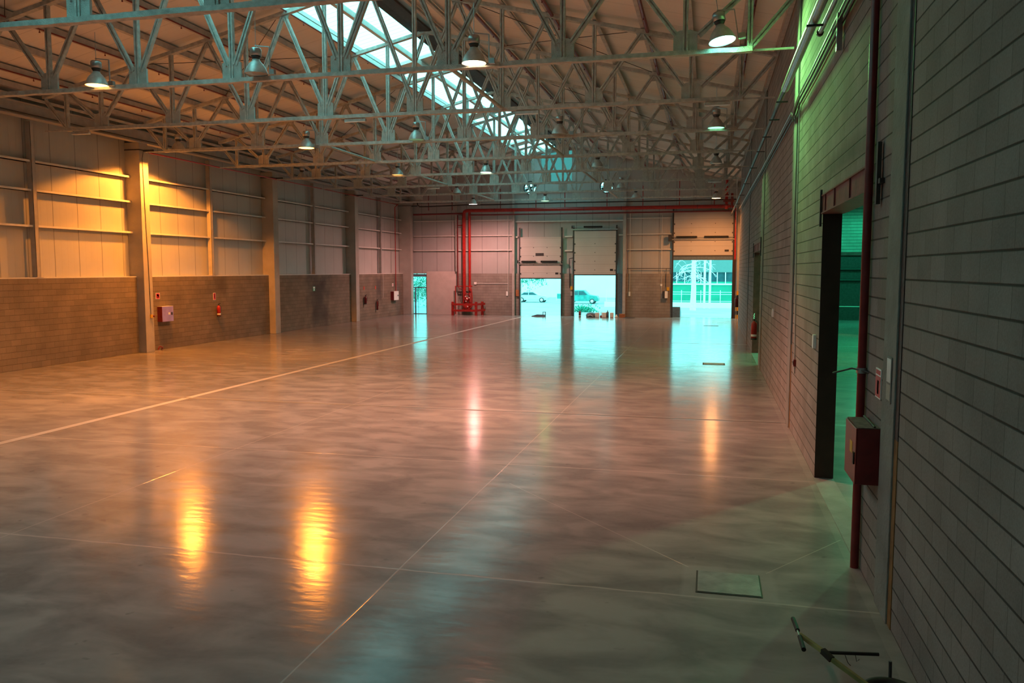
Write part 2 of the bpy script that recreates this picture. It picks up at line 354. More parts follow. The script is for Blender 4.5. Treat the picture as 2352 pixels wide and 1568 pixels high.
def copy_tree(o, parent=None):
    c = o.copy(); col.objects.link(c); c.parent = parent
    for ch in list(o.children): copy_tree(ch, c)
    return c
def struct(o): o['kind'] = 'structure'; return o
def holed(name, outer, holes, d0, d1, axis, m, parent=None):
    """wall slab with real openings: polygons in (a,z), thickness d0..d1 along axis"""
    bm = bmesh.new(); P = (lambda a, b: (a, d0, b)) if axis == 'y' else ((lambda a, b: (d0, a, b)) if axis == 'x' else (lambda a, b: (a, b, d0)))
    ed = []
    for loop in [outer]+list(holes):
        vs = [bm.verts.new(P(a, b)) for a, b in loop]
        for i in range(len(vs)): ed.append(bm.edges.new((vs[i], vs[(i+1) % len(vs)])))
    bmesh.ops.triangle_fill(bm, edges=ed, use_beauty=True, use_dissolve=False)
    r = bmesh.ops.extrude_face_region(bm, geom=bm.faces[:])
    dv = Vector((0, d1-d0, 0)) if axis == 'y' else (Vector((d1-d0, 0, 0)) if axis == 'x' else Vector((0, 0, d1-d0)))
    bmesh.ops.translate(bm, vec=dv, verts=[g for g in r['geom'] if isinstance(g, bmesh.types.BMVert)])
    bmesh.ops.recalc_face_normals(bm, faces=bm.faces)
    me = bpy.data.meshes.new(name); bm.to_mesh(me); bm.free(); me.materials.append(m)
    o = bpy.data.objects.new(name, me); col.objects.link(o)
    if parent: o.parent = parent
    return o
def rect(a0, a1, b0, b1): return [(a0, b0), (a1, b0), (a1, b1), (a0, b1)]
ORD = ['nearest', 'second', 'third', 'fourth', 'fifth', 'sixth', 'seventh', 'eighth', 'ninth', 'tenth', 'eleventh']

# ------------------------------------------------------------------ dimensions (metres)
XL, XR, YF, YB = -21.96, 1.678, 57.3, -8.0
XC = -9.93; RZ = 11.90; SL = .234                 # ridge x, underside of roof at ridge, slope
def roofz(x): return RZ - SL*abs(x-XC)
TY = [18.14 + 4.967*(k-1) for k in range(0, 9)]    # the nine trusses in view
HC = 7.85

# ------------------------------------------------------------------ the shell
struct(MB().box(-23, 1.9, YB, YF+.35, -.3, 0).build('floor', m_floor))
# right wall with its two doorways
HR = 9.6
D1 = (9.60, 13.49, 4.15); D2 = (29.2, 33.5, 3.95)
wr = struct(holed('wall_right', [(YB, 0), (D1[0], 0), (D1[0], D1[2]), (D1[1], D1[2]), (D1[1], 0), (D2[0], 0), (D2[0], D2[2]), (D2[1], D2[2]), (D2[1], 0), (50.2, 0), (50.2, HR), (YB, HR)], [], XR, XR+.28, 'x', m_blkR))
struct(MB().box(XR+.55, XR+.9, 50.2, YF+.35, 0, HR).build('wall_right', m_blkR))
# left wall: block parapet with metal panels above it
wlft = struct(MB().box(XL-.6, XL, YB, YF+.35, 0, 3.0).build('wall_left', m_blkL))
MB().box(XL-.55, XL-.32, YB, YF+.35, 3.0, 9.6).build('cladding', m_cladL, wlft)
MB().box(XL-.35, XL+.004, YB, YF+.1, 2.985, 3.02).build('coping', m_rail, wlft)
# far wall: parapet, plaster infill and panels with real openings
dg = (-21.45, -20.34, 2.96); d1 = (-13.22, -10.23, 2.63); d2 = (-9.32, -6.36, 2.92); d3 = (-2.46, 1.49, 4.2)
O1 = 3.35
wf = struct(holed('wall_back', [(-22.5, 0), (dg[0], 0), (dg[0], 2.98), (dg[1], 2.98), (dg[1], 0), (d1[0], 0), (d1[0], 3.0), (d1[1], 3.0), (d1[1], 0), (d2[0], 0), (d2[0], 3.0), (d2[1], 3.0), (d2[1], 0), (d3[0], 0), (d3[0], 3.0), (-22.5, 3.0)], [], YF, YF+.3, 'y', m_blkF))
circ = lambda cx, cz, r, n=20: [(cx+r*math.cos(2*PI*k/n), cz+r*math.sin(2*PI*k/n)) for k in range(n)]
F1, F2, FR = (-12.52, 9.06), (-7.08, 9.05), .44
holed('cladding', [(-22.5, 3.0), (d1[0], 3.0), (d1[0], 3.4), (d1[1], 3.4), (d1[1], 3.0), (d2[0], 3.0), (d2[0], 3.6), (d2[1], 3.6), (d2[1], 3.0), (d3[0], 3.0), (d3[0], 4.6), (d3[1], 4.6), (d3[1], 0), (2.6, 0), (2.6, 9.2), (XC, 12.1), (-22.5, 9.2)],
      [circ(*F1, FR), circ(*F2, FR), [(-11.75, 9.5), (-9.55, 9.5), (-9.55, 11.6), (-11.75, 11.4)]], YF+.12, YF+.22, 'y', m_cladF, wf)
MB().box(-20.3, -17.95, YF-.03, YF, 0, 3.15).build('plaster_infill', m_plast, wf)
struct(MB().prism([(-11.8, 9.45), (-9.5, 9.45), (-9.5, 11.65), (-11.8, 11.45)], YF+.23, YF+.24).build('window_1', m_gable))  # sheet added to glow like a gable panel lit by the skylight
struct(MB().box(-23, 24, YB-.3, YB, 0, 12.2).build('wall_front', m_cladF))
# roof slopes; the left one has the roof light beside the ridge
SKX0, SKX1 = -12.62, -10.45; GAPS = [(31.4, 32.6), (41.9, 43.1), (51.9, 53.0)]
def slope(mb, x0, x1, y0, y1, t=.12):
    z0, z1 = roofz(x0), roofz(x1); vs = [(x, y, z+d) for x, z in ((x0, z0), (x1, z1)) for y in (y0, y1) for d in (0, t)]
    mb.add(vs, [(0, 1, 3, 2), (4, 6, 7, 5), (0, 4, 5, 1), (2, 3, 7, 6), (0, 2, 6, 4), (1, 5, 7, 3)])
rb = MB(); Y0, Y1 = YB, YF+.3
slope(rb, -22.6, SKX0, Y0, Y1); slope(rb, XC, 2.7, Y0, Y1); slope(rb, SKX1, XC, Y0, Y1)
segs = []; y = YB+.5
for g0, g1 in GAPS: segs.append((y, g0)); slope(rb, SKX0, SKX1, g0, g1); y = g1
slope(rb, SKX0, SKX1, YB, YB+.5); slope(rb, SKX0, SKX1, 56.6, Y1); segs.append((y, 56.6))
struct(rb.build('ceiling', m_ceil))
for i, (a, b_) in enumerate(segs):
    mb = MB(); slope(mb, SKX0-.1, SKX1+.1, a, b_, .012)
    for v in range(len(mb.v)): mb.v[v] = (mb.v[v][0], mb.v[v][1], mb.v[v][2]+.13)
    struct(mb.build('window_%d' % (i+2), m_sky))
# dark ventilated ridge strip
rv = MB(); slope(rv, -10.50, -10.12, Y0, Y1, .03)
for i in range(len(rv.v)): rv.v[i] = (rv.v[i][0], rv.v[i][1], rv.v[i][2]-.09)
rv.box(-10.12, -9.72, Y0, Y1, 11.62, 11.70)
struct(rv.build('trim_1', m_gasket))

# neighbouring hall seen through the doorways
struct(MB().box(1.9, 20, YB, YF+.35, -.3, 0).build('floor', m_floor))
an = struct(holed('wall_back', [(2.2, 0), (12.0, 0), (12.0, 4.0), (16.0, 4.0), (16.0, 0), (20, 0), (20, 9.5), (2.2, 9.5)], [], 57.0, 57.3, 'y', m_blkA))
struct(MB().box(20, 20.3, YB, YF+.3, 0, 9.5).build('wall_right', m_blkR))
struct(MB().box(2.7, 20.3, YB, YF+.3, 9.2, 9.5).build('ceiling', m_ceil))
ob = thing('lintel_beam', 'dark beam with pipes under it on the end wall of the green neighbouring hall', 'beam', (9, 56.8, 4.2))
MB().box(-6.5, 7, -.15, .18, 0, .22).build('beam', m_beam, ob)
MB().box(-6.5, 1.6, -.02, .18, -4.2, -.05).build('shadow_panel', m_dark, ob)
for z in (-.9, -1.6): MB().tube([(-6.5, -.1, z), (-1, -.1, z), (1.4, -.1, z)], .09).build('pipe', m_black, ob)
tag(MB().tube([(2.3, 54.0, 1.02), (12, 54.0, 1.0)], .02).build('hazard_tape', m_white), 'pale barrier tape stretched across the neighbouring hall', 'tape')

# ------------------------------------------------------------------ trusses
def zt(d): return 11.63 - SL*abs(d)
bn = [.11+2.633*(k+.5) for k in range(4)]; nodes = [-x for x in reversed(bn)] + bn
tops = [0]; tn = [(bn[k]+bn[k+1])/2 for k in range(3)]; tops = [-x for x in reversed(tn)] + [0] + tn
EP, BE = 10.64, 11.52
def make_truss():
    t = thing('roof_truss', 'x', 'truss', (XC, 0, 0))
    c = MB()
    for s in (-1, 1): c.bar((0, 0, zt(0)), (s*BE, 0, zt(BE)-.02), .16, .11, (0, 1, 0), 16, .006)
    c.build('top_chord', m_truss, t)
    b = MB().bar((-EP-.05, 0, HC), (EP+.05, 0, HC), .17, .10, (0, 1, 0), 60, .009)
    for s in (-1, 1): b.bar((s*EP, 0, HC-.02), (s*BE, 0, HC-.02), .04, .04)
    b.build('bottom_chord', m_truss, t)
    for x in nodes + [-EP, EP]:
        MB().angles((x, 0, HC), (x, 0, zt(x)), .11, .11, (0, 1, 0), .03, seg=5, jit=.004).build('vertical', m_truss, t)
    def dia(p, q):
        p, q = Vector(p), Vector(q); k = .24/abs(q.z-p.z) if p.z < q.z and abs(p.x) < EP-.1 else 0
        p = p.lerp(q, k); q = q.lerp(p, .03)
        MB().angles(p, q, .11, .10, (0, 1, 0), .03, seg=6, jit=.004).build('diagonal', m_truss, t)
    allt = [-EP] + tops + [EP]
    for i, x in enumerate(nodes):
        dia((x, 0, HC+.12), (allt[i], 0, zt(allt[i])-.02)); dia((x, 0, HC+.12), (allt[i+1], 0, zt(allt[i+1])-.02))
    for s in (-1, 1): dia((s*EP, 0, HC+.02), (s*BE, 0, zt(BE)-.04))
    for x in nodes:
        w = .25
        MB().prism([(x-w, HC-.05), (x+w, HC-.05), (x+w, HC+.42), (x+w*.45, HC+.47), (x-w*.45, HC+.47), (x-w, HC+.42)], -.03, .03).build('gusset_plate', m_gusset, t)
    for x in tops:
        w = .20; z = zt(x)
        MB().prism([(x-w, z+.03), (x+w, z+.03), (x+w*.5, z-.24), (x-w*.5, z-.24)], -.02, .02).build('gusset_plate', m_gusset, t)
    return t
T0 = make_truss()
TL = ['steel lattice roof truss nearest the viewer, its chord crossing the top left corner',
      'steel lattice roof truss carrying the peach lamp and the bright green lamp']
for k in range(9):
    t = T0 if k == 0 else copy_tree(T0)
    t.location = (XC, TY[k], 0)
    lab = TL[k] if k < 2 else 'steel lattice roof truss, %s from the viewer of the nine in view' % ORD[k]
    tag(t, lab, 'truss', 'sprayed lattice trusses across the hall')
# round ties between neighbouring trusses
for j, (k, idx) in enumerate([(1, 5), (3, 2), (3, 5), (5, 2), (5, 5), (7, 2), (7, 5)]):
    x = XC + nodes[idx]
    tag(MB().tube([(x, TY[k]+.05, HC+.03), (x, TY[k+1]-.05, HC+.03)], .05).build('tie_tube', m_truss),
        'round tie tube joining the %s and %s trusses on the %s side' % (ORD[k], ORD[k+1], 'left' if idx < 4 else 'right'), 'tube', 'bottom chord ties')
# purlins
PD = [.62, 1.43, 2.74, 4.06, 5.37, 6.69, 8.01, 9.33, 10.64, 11.55]
for s, side in ((-1, 'left'), (1, 'right')):
    for i, d in enumerate(PD):
        if s < 0 and i == 0: continue
        x = XC+s*d; z = roofz(x)-.02; w = .075 if s < 0 else .05
        mb = MB()
        if s < 0: mb.box(x-w, x+w, YB, YF+.1, z-.20, z-.185); mb.box(x-w, x-w+.012, YB, YF+.1, z-.19, z); mb.box(x+w-.012, x+w, YB, YF+.1, z-.19, z-.02)
        else: mb.box(x-w, x-w+.012, YB, YF+.1, z-.17, z); mb.box(x-w, x+w, YB, YF+.1, z-.175, z-.16)
        tag(mb.build('purlin', m_rail if (s < 0 and i in (1, 2)) else m_purlin), 'long roof purlin on the %s slope, %s down from the ridge' % (side, ORD[i].replace('nearest', 'first')), 'purlin', 'roof purlins along the hall')
# sprinkler pipes below the purlins
PH = .30
def make_sprink(parent):
    return MB().lathe([(0, -.10), (.022, -.10), (.022, -.07), (.008, -.065), (.012, 0)], n=8).build('sprinkler_head', m_dred, parent)
for s, side in ((-1, 'left'), (1, 'right')):
    for i, d in enumerate([2.62, 5.25, 7.89, 10.5]):
        x = XC+s*(d+.26 if s > 0 else d+.0); z = roofz(x)-.27
        t = thing('sprinkler_pipe', 'dark red sprinkler pipe under the %s roof slope, %s from the ridge' % (side, ORD[i].replace('nearest', 'first')), 'pipe', (x, 0, z), 'sprinkler pipes along the roof')
        r = .024 if s < 0 else .05
        MB().tube([(0, YB, 0), (0, YF-.2, 0)], r).build('pipe', m_dred, t)
        h0 = None
        for j in range(17):
            if h0 is None: h0 = make_sprink(t); h0.location = (0, 14.2, 0); continue
            h = h0.copy(); col.objects.link(h); h.parent = t; h.location = (0, 14.2+2.48*j, 0)
# bracing rods of the roof slopes
n = 0
for s, side in ((-1, 'left'), (1, 'right')):
    for k in (0, 2, 4, 6):
        for d0, d1_ in ((2.9, 8.0), (8.0, 2.9)):
            a = (XC+s*d0, TY[k], zt(d0)+.02); b_ = (XC+s*d1_, TY[k+1] if k < 8 else YF, zt(d1_)+.02)
            tag(MB().tube([a, b_], .011, 6).build('bracing_rod', m_dark), 'thin steel rod crossing the %s roof slope beyond the %s truss, running %s' % (side, ORD[k], 'towards the eaves' if d0 < d1_ else 'towards the ridge'), 'rod', 'crossed wind bracing rods')
# eaves beams
for sx, lab in ((-21.72, 'left'), ):
    t = thing('eaves_beam', 'dark grey eaves beam along the head of the left wall', 'beam', (sx, 0, 8.2))
    MB().box(-.16, .16, YB, YF, 0, .03).box(-.16, .16, YB, YF, .42, .45).box(-.02, .02, YB, YF, .03, .42).build('flange', m_post, t)
    MB().box(-.55, -.18, YB, YF, .1, .14).build('gutter', m_dark, t)
    MB().tube([(.22, YB, .08), (.22, YF, .08)], .02, 6).build('cable', m_black, t)
    MB().box(.30, .36, YB, YF, .52, .60).build('edge_angle', m_purlin, t)

# ------------------------------------------------------------------ columns and wall rails
CY = [28.15, 38.10, 48.0]
def column(x0, x1, y0, y1, h, label):
    t = thing('concrete_column', label, 'column', ((x0+x1)/2, (y0+y1)/2, 0), 'concrete columns along the left wall')
    hx, hy = (x1-x0)/2, (y1-y0)/2
    MB().box(-hx, hx, -hy, hy, 0, h).build('shaft', m_conc, t, .015)
    MB().box(-hx-.02, hx+.02, -hy-.02, hy+.02, h-.30, h-.26).box(hx, hx+.45, -.03, .03, h-.33, h-.26).build('bracket', m_dark, t)
    return t
for y, l in zip(CY, ('nearest concrete column on the left wall, lit amber on its side', 'middle concrete column of the left wall', 'third concrete column on the left wall before the far corner')):
    column(XL-.32, -21.62, y-.25, y+.25, 8.2, l)
column(XL-.3, -21.32, 56.75, 57.2, 8.2, 'corner concrete column beside the narrow glass door')
tag(MB().box(-.0, .3, 0, .4, 0, 9).build('concrete_column', m_conc), 'pale concrete column at the far right corner, striped yellow and black below', 'column').location = (XR+.05, 56.8, 0)
tp = bpy.data.objects['concrete_column.004'] if 'concrete_column.004' in bpy.data.objects else None
hz = thing('hazard_stripes', 'yellow and black warning stripes painted round the far right column', 'marking', (XR+.03, 56.77, 0))
for i in range(7): MB().box(0, .34, 0, .02, i*.265, (i+1)*.265).build('stripe', m_stripeY if i % 2 == 0 else m_black, hz)
# intermediate posts and rails on the left wall
spans = [('beyond the nearest column' if 0 else None)]
bays = [(10.0, 27.9, 23.1, 'left of the nearest column'), (28.4, 37.85, 33.1, 'between the first and second column'), (38.35, 47.75, 43.05, 'between the second and third column'), (48.25, 56.9, 52.8, 'between the third column and the far corner')]
for y0, y1, ym, w in bays:
    t = thing('steel_post', 'slim painted steel post on the left wall ' + w, 'post', (XL-.12, ym, 3.02), 'slim posts between the columns')
    MB().box(-.10, .10, -.08, -.07, 0, 5.15).box(-.10, .10, .07, .08, 0, 5.15).box(-.01, .01, -.07, .07, 0, 5.15).box(.09, .10, -.08, .08, 0, 5.15).build('section', m_post, t)
    MB().box(-.14, .14, -.16, .16, 0, .015).build('base_plate', m_post, t)
    for z, zl in ((4.77, 'lowest'), (5.96, 'middle'), (6.92, 'top')):
        mb = MB().box(XL-.33, XL-.09, y0, y1, z-.012, z).box(XL-.10, XL-.085, y0, y1, z-.07, z).box(XL-.33, XL-.32, y0, y1, z-.07, z)
        tag(mb.build('wall_rail', m_rail), zl+' horizontal rail of the left wall '+w, 'rail', 'cladding rails of the left wall')
# far wall posts and rails
def hpost(x, w, z0, z1, label):
    t = thing('steel_post', label, 'post', (x, YF-.12, z0), 'steel posts of the end wall')
    h = z1-z0
    MB().box(-w/2, w/2, -.10, -.085, 0, h).box(-w/2, w/2, .085, .10, 0, h).box(-.01, .01, -.09, .09, 0, h).build('section', m_post, t)
    return t
hpost(-13.69, .17, 0, 9.8, 'pale steel post left of the first loading door')
hpost(-5.78, .20, 0, 9.8, 'pale steel post right of the second loading door')
hpost(-17.95, .12, 3.15, 8.5, 'thin post behind the red pipe riser')
MB()
for (x0, x1, w) in ((-21.3, -13.8, 'left of the loading doors'), (-5.65, -2.6, 'between the second and third loading door')):
    for z, zl in ((4.70, 'lowest'), (5.75, 'middle'), (6.84, 'top')):
        tag(MB().box(x0, x1, YF-.02, YF+.12, z-.012, z+.003).box(x0, x1, YF-.03, YF-.015, z-.06, z).build('wall_rail', m_rail), zl+' rail of the end wall '+w, 'rail', 'rails of the end wall')
for x0, x1, z, w in ((-13.6, -5.9, 6.73, 'over both loading doors'), (-13.6, -13.4, 5.65, 'beside the first door track'), (-10.0, -9.45, 5.65, 'between the two loading doors'), (-10.0, -9.45, 4.66, 'low between the two loading doors'), (-6.2, -5.9, 5.72, 'beside the second door track')):
    tag(MB().box(x0, x1, YF-.02, YF+.12, z-.012, z+.003).box(x0, x1, YF-.03, YF-.015, z-.09, z).build('wall_rail', m_rail), 'short rail of the end wall '+w if x1-x0 < 3 else 'long lintel rail of the end wall '+w, 'rail', 'rails of the end wall')
for z in (8.05, 8.75): tag(MB().box(-21.9, 2.2, YF-.0, YF+.1, z-.02, z).build('wall_rail', m_rail), 'high rail of the gable, %s' % ('just above the red pipe' if z < 8.5 else 'level with the round fans'), 'rail', 'rails of the end wall')

# ------------------------------------------------------------------ right wall pilasters
for y0, y1, w in ((7.96, 8.5, 'nearest the viewer'), (17.75, 18.35, 'beyond the first doorway, green lit at its head'), (27.9, 28.5, 'just before the second doorway'), (37.9, 38.3, 'last one before the far door')):
    t = thing('wall_pilaster', 'concrete pilaster in the right block wall, ' + w, 'pilaster', (XR, (y0+y1)/2, 0), 'pilasters of the right wall')
    hy = (y1-y0)/2
    MB().box(-.025, .2, -hy, hy, 0, 9.0).build('shaft', m_pil, t, .008)
    MB().box(-.008, .1, -hy-.13, -hy-.001, 1.75, 9.0).build('joint_filler', m_gasket, t)
    MB().box(-.008, .1, -hy-.13, -hy-.001, 0, 1.75).build('board_filler', m_rust, t)
# doorway steel
for (a, b_, h, w) in ((D1[0], D1[1], D1[2], 'nearer'), (D2[0], D2[1], D2[2], 'farther')):
    t = thing('doorway_frame', 'dark red steel frame of the %s doorway in the right wall' % w, 'frame', (XR, a, 0))
    L = b_-a
    MB().box(.0, .28, L-.015, L+.002, 0, h).build('jamb', m_jamb if w == 'nearer' else m_beam, t)
    MB().box(.0, .28, -.002, .012, 0, h).build('jamb', m_jamb, t)
    be = MB().box(-.035, .30, -.05, L+.05, h-.008, h+.012).box(-.035, .30, -.05, L+.05, h+.26, h+.28).box(-.012, -.002, -.05, L+.05, h+.01, h+.27)
    be.build('lintel', m_beam, t)
    for q in (L*.33, L*.66, L-.4): MB().box(-.03, .06, q, q+.012, h+.012, h+.26).build('stiffener', m_beam, t)
    MB().box(-.05, -.02, L-.04, L+.02, h-.2, h+.36).build('bracket', m_dark, t)
    MB().box(-.06, -.02, -.62, -.54, h-.2, h+.42).box(-.05, .01, -.72, -.5, h+.0, h+.05).build('bracket', m_dark, t)
    MB().box(-.02, .28, 0, L, -.001, .006).build('threshold', m_pil, t)

# ------------------------------------------------------------------ high-bay lamps
def make_lamp():
    t = thing('bell_lamp', 'x', 'lamp')
    MB().lathe([(.272, 0), (.268, .03), (.25, .08), (.215, .16), (.16, .24), (.10, .30), (.085, .34), (.0, .345)], n=28).build('reflector', m_alu, t)
    MB().lathe([(.07, .34), (.10, .38), (.115, .42), (.0, .425)], n=20).build('neck', m_dark, t)
    MB().lathe([(0, .42), (.13, .42), (.13, .57), (.11, .60), (0, .60)], n=20).build('ballast_housing', m_galv, t)
    MB().bar((0, 0, .6), (0, 0, .68), .012, .012).bar((-.02, 0, .66), (.33, .05, .62), .03, .02).bar((.33, .05, .62), (.33, .06, .0), .03, .02).build('bracket', m_galv, t)
    MB().box(.34, .47, -.02, .08, -.02, .09).build('gear_box', m_galv, t)
    MB().tube([(0, 0, .66), (0, 0, 1.3)], .008, 6).build('hanger', m_galv, t)
    return t
L0 = make_lamp(); BL = [L0] + [copy_tree(L0) for _ in range(len(LAMPS)+3)]
for i, (x, y, z, c, w, ec, es, lab) in enumerate(LAMPS):
    t = BL[i]
    t.location = (x, y, z); tag(t, lab, 'lamp', 'bell lamps hung from the trusses')
    mm = emit('lens_%d' % i, ec, es) if ec else m_bulb
    MB().disc((0, 0, .012), .255, 28).build('lens', mm, t)
    if lab.startswith('brightest'): t.rotation_euler = (math.radians(-6), math.radians(-9), 0)
    if w:
        ld = bpy.data.lights.new('lamp_light', 'SPOT'); ld.energy = w; ld.color = c; ld.spot_size = math.radians(150 if c is AMBER else 172 if (c is RED or y > 50) else 120); ld.spot_blend = .15 if c is AMBER else .6; ld.shadow_soft_size = .26
        lo = bpy.data.objects.new('lamp_light', ld); col.objects.link(lo); lo.parent = t; lo.location = (0, 0, -.01)
        if lab.startswith('brightest'): ld.spot_size = math.radians(114); lo.rotation_euler = Vector((-.75, .42, .60)).to_track_quat('Z', 'Y').to_euler()
# neighbouring hall lights
for j, (x, y, c, w) in enumerate(((5.2, 17.6, (.32, 1, .50), 1300), (8.5, 38, (.05, 1, .42), 2600), (8.2, 30.8, (.1, 1, .32), 1800), (9.5, 52, (.03, 1, .5), 1600))):
    t = BL[len(LAMPS)+j]; t.location = (x, y, 7.9)
    MB().disc((0, 0, .012), .255, 28).build('lens', emit('lens_green', (.2, 1, .5), 6), t)
    tag(t, 'green bell lamp in the neighbouring hall, %d metres in' % int(y), 'lamp', 'bell lamps of the neighbouring hall')
    ld = bpy.data.lights.new('lamp_light', 'SPOT'); ld.energy = w; ld.color = c; ld.spot_size = math.radians(168); ld.spot_blend = .3; ld.shadow_soft_size = .12
    lo = bpy.data.objects.new('lamp_light', ld); col.objects.link(lo); lo.parent = t; lo.location = (0, 0, -.01)
    lo.parent = t
# linear fittings
for x, y, lab in ((-20.07, TY[2], 'slim strip light under the third truss near the left wall'), (-10.4, TY[2], 'slim strip light under the third truss left of the skylight'), (-5.14, TY[2], 'slim strip light under the third truss right of the skylight'),
                  (.1, TY[2], 'slim strip light under the third truss near the right wall, blue lit'), (-14.8, TY[6], 'slim strip light under the seventh truss on the far left'), (.15, TY[6], 'slim strip light under the seventh truss on the far right')):
    t = thing('strip_light', lab, 'light fitting', (x, y, 7.73), 'emergency strip lights under the trusses')
    MB().box(-.34, .34, -.05, .05, -.03, .035).build('housing', m_alu, t, .008)
    MB().box(-.33, .33, -.045, .045, -.05, -.031).build('diffuser', m_white, t)
    for sx in (-.3, .3): MB().box(sx-.01, sx+.01, -.01, .01, .03, .1).build('hanger', m_galv, t)
# round gable fans
for (cx, cz), w in ((F1, 'left'), (F2, 'right')):
    t = thing('gable_fan', 'round fan in the gable wall, the %s one of the two, daylight between its blades' % w, 'fan', (cx, YF+.12, cz), 'round gable fans')
    MB().lathe([(FR+.05, -.05), (FR-.02, -.06), (FR-.02, .12), (FR+.05, .12)], n=28, axis='y').build('ring', m_dark, t)
    MB().lathe([(0, -.06), (.10, -.06), (.10, .05), (0, .05)], n=16, axis='y').build('motor', m_dark, t)
    for k in range(4):
        a = k*PI/2+.5; ca, sa = math.cos(a), math.sin(a)
        MB().add([(ca*.08-sa*.04, -.02, sa*.08+ca*.04), (ca*.08+sa*.04, .02, sa*.08-ca*.04), (ca*.40+sa*.13, .05, sa*.40-ca*.13), (ca*.41-sa*.10, -.03, sa*.41+ca*.10)], [(0, 1, 2, 3)]).build('blade', m_dark, t)
    MB().box(-.42, .42, -.075, -.055, -.03, .03).build('stay', m_dark, t)

# ------------------------------------------------------------------ far wall: doors
t = thing('glass_door', 'narrow glazed entrance door with dark frame in the far left corner', 'door', (dg[0], YF+.1, 0))
wdt = dg[1]-dg[0]
MB().box(0, .04, -.05, .05, 0, 2.96).box(wdt-.04, wdt, -.05, .05, 0, 2.96).box(0, wdt, -.05, .05, 0, .05).box(0, wdt, -.05, .05, 1.93, 2.0).box(0, wdt, -.05, .05, 2.76, 2.96).box(.17, .26, -.05, .05, 0, 1.95).box(.42, .44, -.02, .02, .03, 1.95).build('frame', m_blu, t)
MB().box(.04, .19, -.005, .005, .05, 1.93).box(.04, wdt-.04, -.005, .005, 2.0, 2.76).build('side_pane', m_glass, t)
MB().box(.26, wdt-.04, -.005, .005, .05, 1.93).build('pane', m_glass, t)
MB().tube([(.32, -.06, .85), (.32, -.1, .9), (.32, -.1, 1.25), (.32, -.06, 1.3)], .012, 6).build('handle', m_galv, t)
MB().box(.45, .7, -.09, -.05, 1.95, 2.02).build('closer', m_dark, t)

def springs(parent, x0, x1, z, y):
    n = int((x1-x0)/.035); pts = []
    mb = MB()
    for i in range(n):
        xx = x0+(x1-x0)*i/n; mb.lathe([(.062, -.013), (.075, 0), (.062, .013)], (xx, y, z), 10, 'x')
    mb.lathe([(.045, x0), (.045, x1)], (0, y, z), 10, 'x')
    return mb.build('torsion_spring', m_black, parent)
def sect_door(x0, x1, zb, zp, shaft, label, trk, win, cols):
    """raised sectional door: leaf from zb to zp, tracks up to trk"""
    t = thing('sectional_door', label, 'loading door', (x0, YF-.1, 0), 'raised sectional loading doors')
    w = x1-x0
    MB().box(.02, w-.02, -.02, .03, zb, zp).build('leaf', m_door, t)
    MB().box(.0, w, -.025, .035, zb-.07, zb).build('bottom_seal', m_black, t)
    for s, xx in ((-1, -.03), (1, w+.03)):
        MB().box(xx-.05, xx+.05, -.03, .05, 0, trk).build('track', m_dark, t)
    hw = MB()
    nrow = int((zp-zb)/.61)
    for r in range(1, nrow+1):
        z = zb+r*.61-.3
        for c in cols: hw.box(w*c-.03, w*c+.03, -.035, -.02, z-.02, z+.02)
        for xx in (.03, w-.09): hw.box(xx, xx+.06, -.05, -.02, z-.07, z+.03)
    hw.build('hinge_plates', m_dark, t)
    MB().box(w*.86, w*.93, -.035, -.018, zb+.25, zb+.38).build('handle', m_black, t)
    if win: MB().box(w*.38, w*.58, -.03, -.018, zb+1.55, zb+1.75).build('window', m_dark, t)
    if shaft:
        MB().tube([(-.18, -.16, shaft), (w+.15, -.16, shaft)], .016, 8).box(-.1, w+.1, -.10, -.06, shaft-.22, shaft-.12).build('shaft', m_galv, t)
        for s0, s1 in (((.05, .40), (.52, .92)) if shaft < 6 else ((.24, .68),)): springs(t, w*s0, w*s1, shaft, -.16)
        for xx in (-.12, w+.04): MB().lathe([(0, -.03), (.11, -.03), (.11, .03), (0, .03)], (xx, -.16, shaft), 14, 'x').build('cable_drum', m_dark, t)
    return t
dA = sect_door(d1[0], d1[1], 2.70, 5.58, 3.85, 'half raised loading door on the left with a small dark window', 6.25, True, (.33, .66))
dB = sect_door(d2[0], d2[1], 2.95, 5.97, 6.25, 'raised loading door in the middle, springs above its top edge', 6.35, False, (.5,))
dC = sect_door(d3[0], d3[1], 4.25, 7.25, 5.50, 'tall loading door on the far right, lit orange', 7.4, False, (.3, .7))
MB().box(-.02, d3[1]-d3[0]+.02, -.02, .12, 3.93, 4.2).build('head_rail', m_blu, dC)
MB().box(d3[1]-d3[0]+.06, d3[1]-d3[0]+.2, -.08, .06, 0, 7.3).build('track_cover', m_jamb, dC)
MB().box(-.34, -.12, -.26, -.06, 5.2, 5.65).build('motor', m_dark, dC)
MB().box(.0, d2[1]-d2[0], -.05, .0, 6.0, 6.12).build('spring_plate', m_dark, dB)
MB().box(d2[1]-d2[0]+.1, d2[1]-d2[0]+.45, .05, .12, 0, 2.98).build('side_shroud', m_blu, dB)

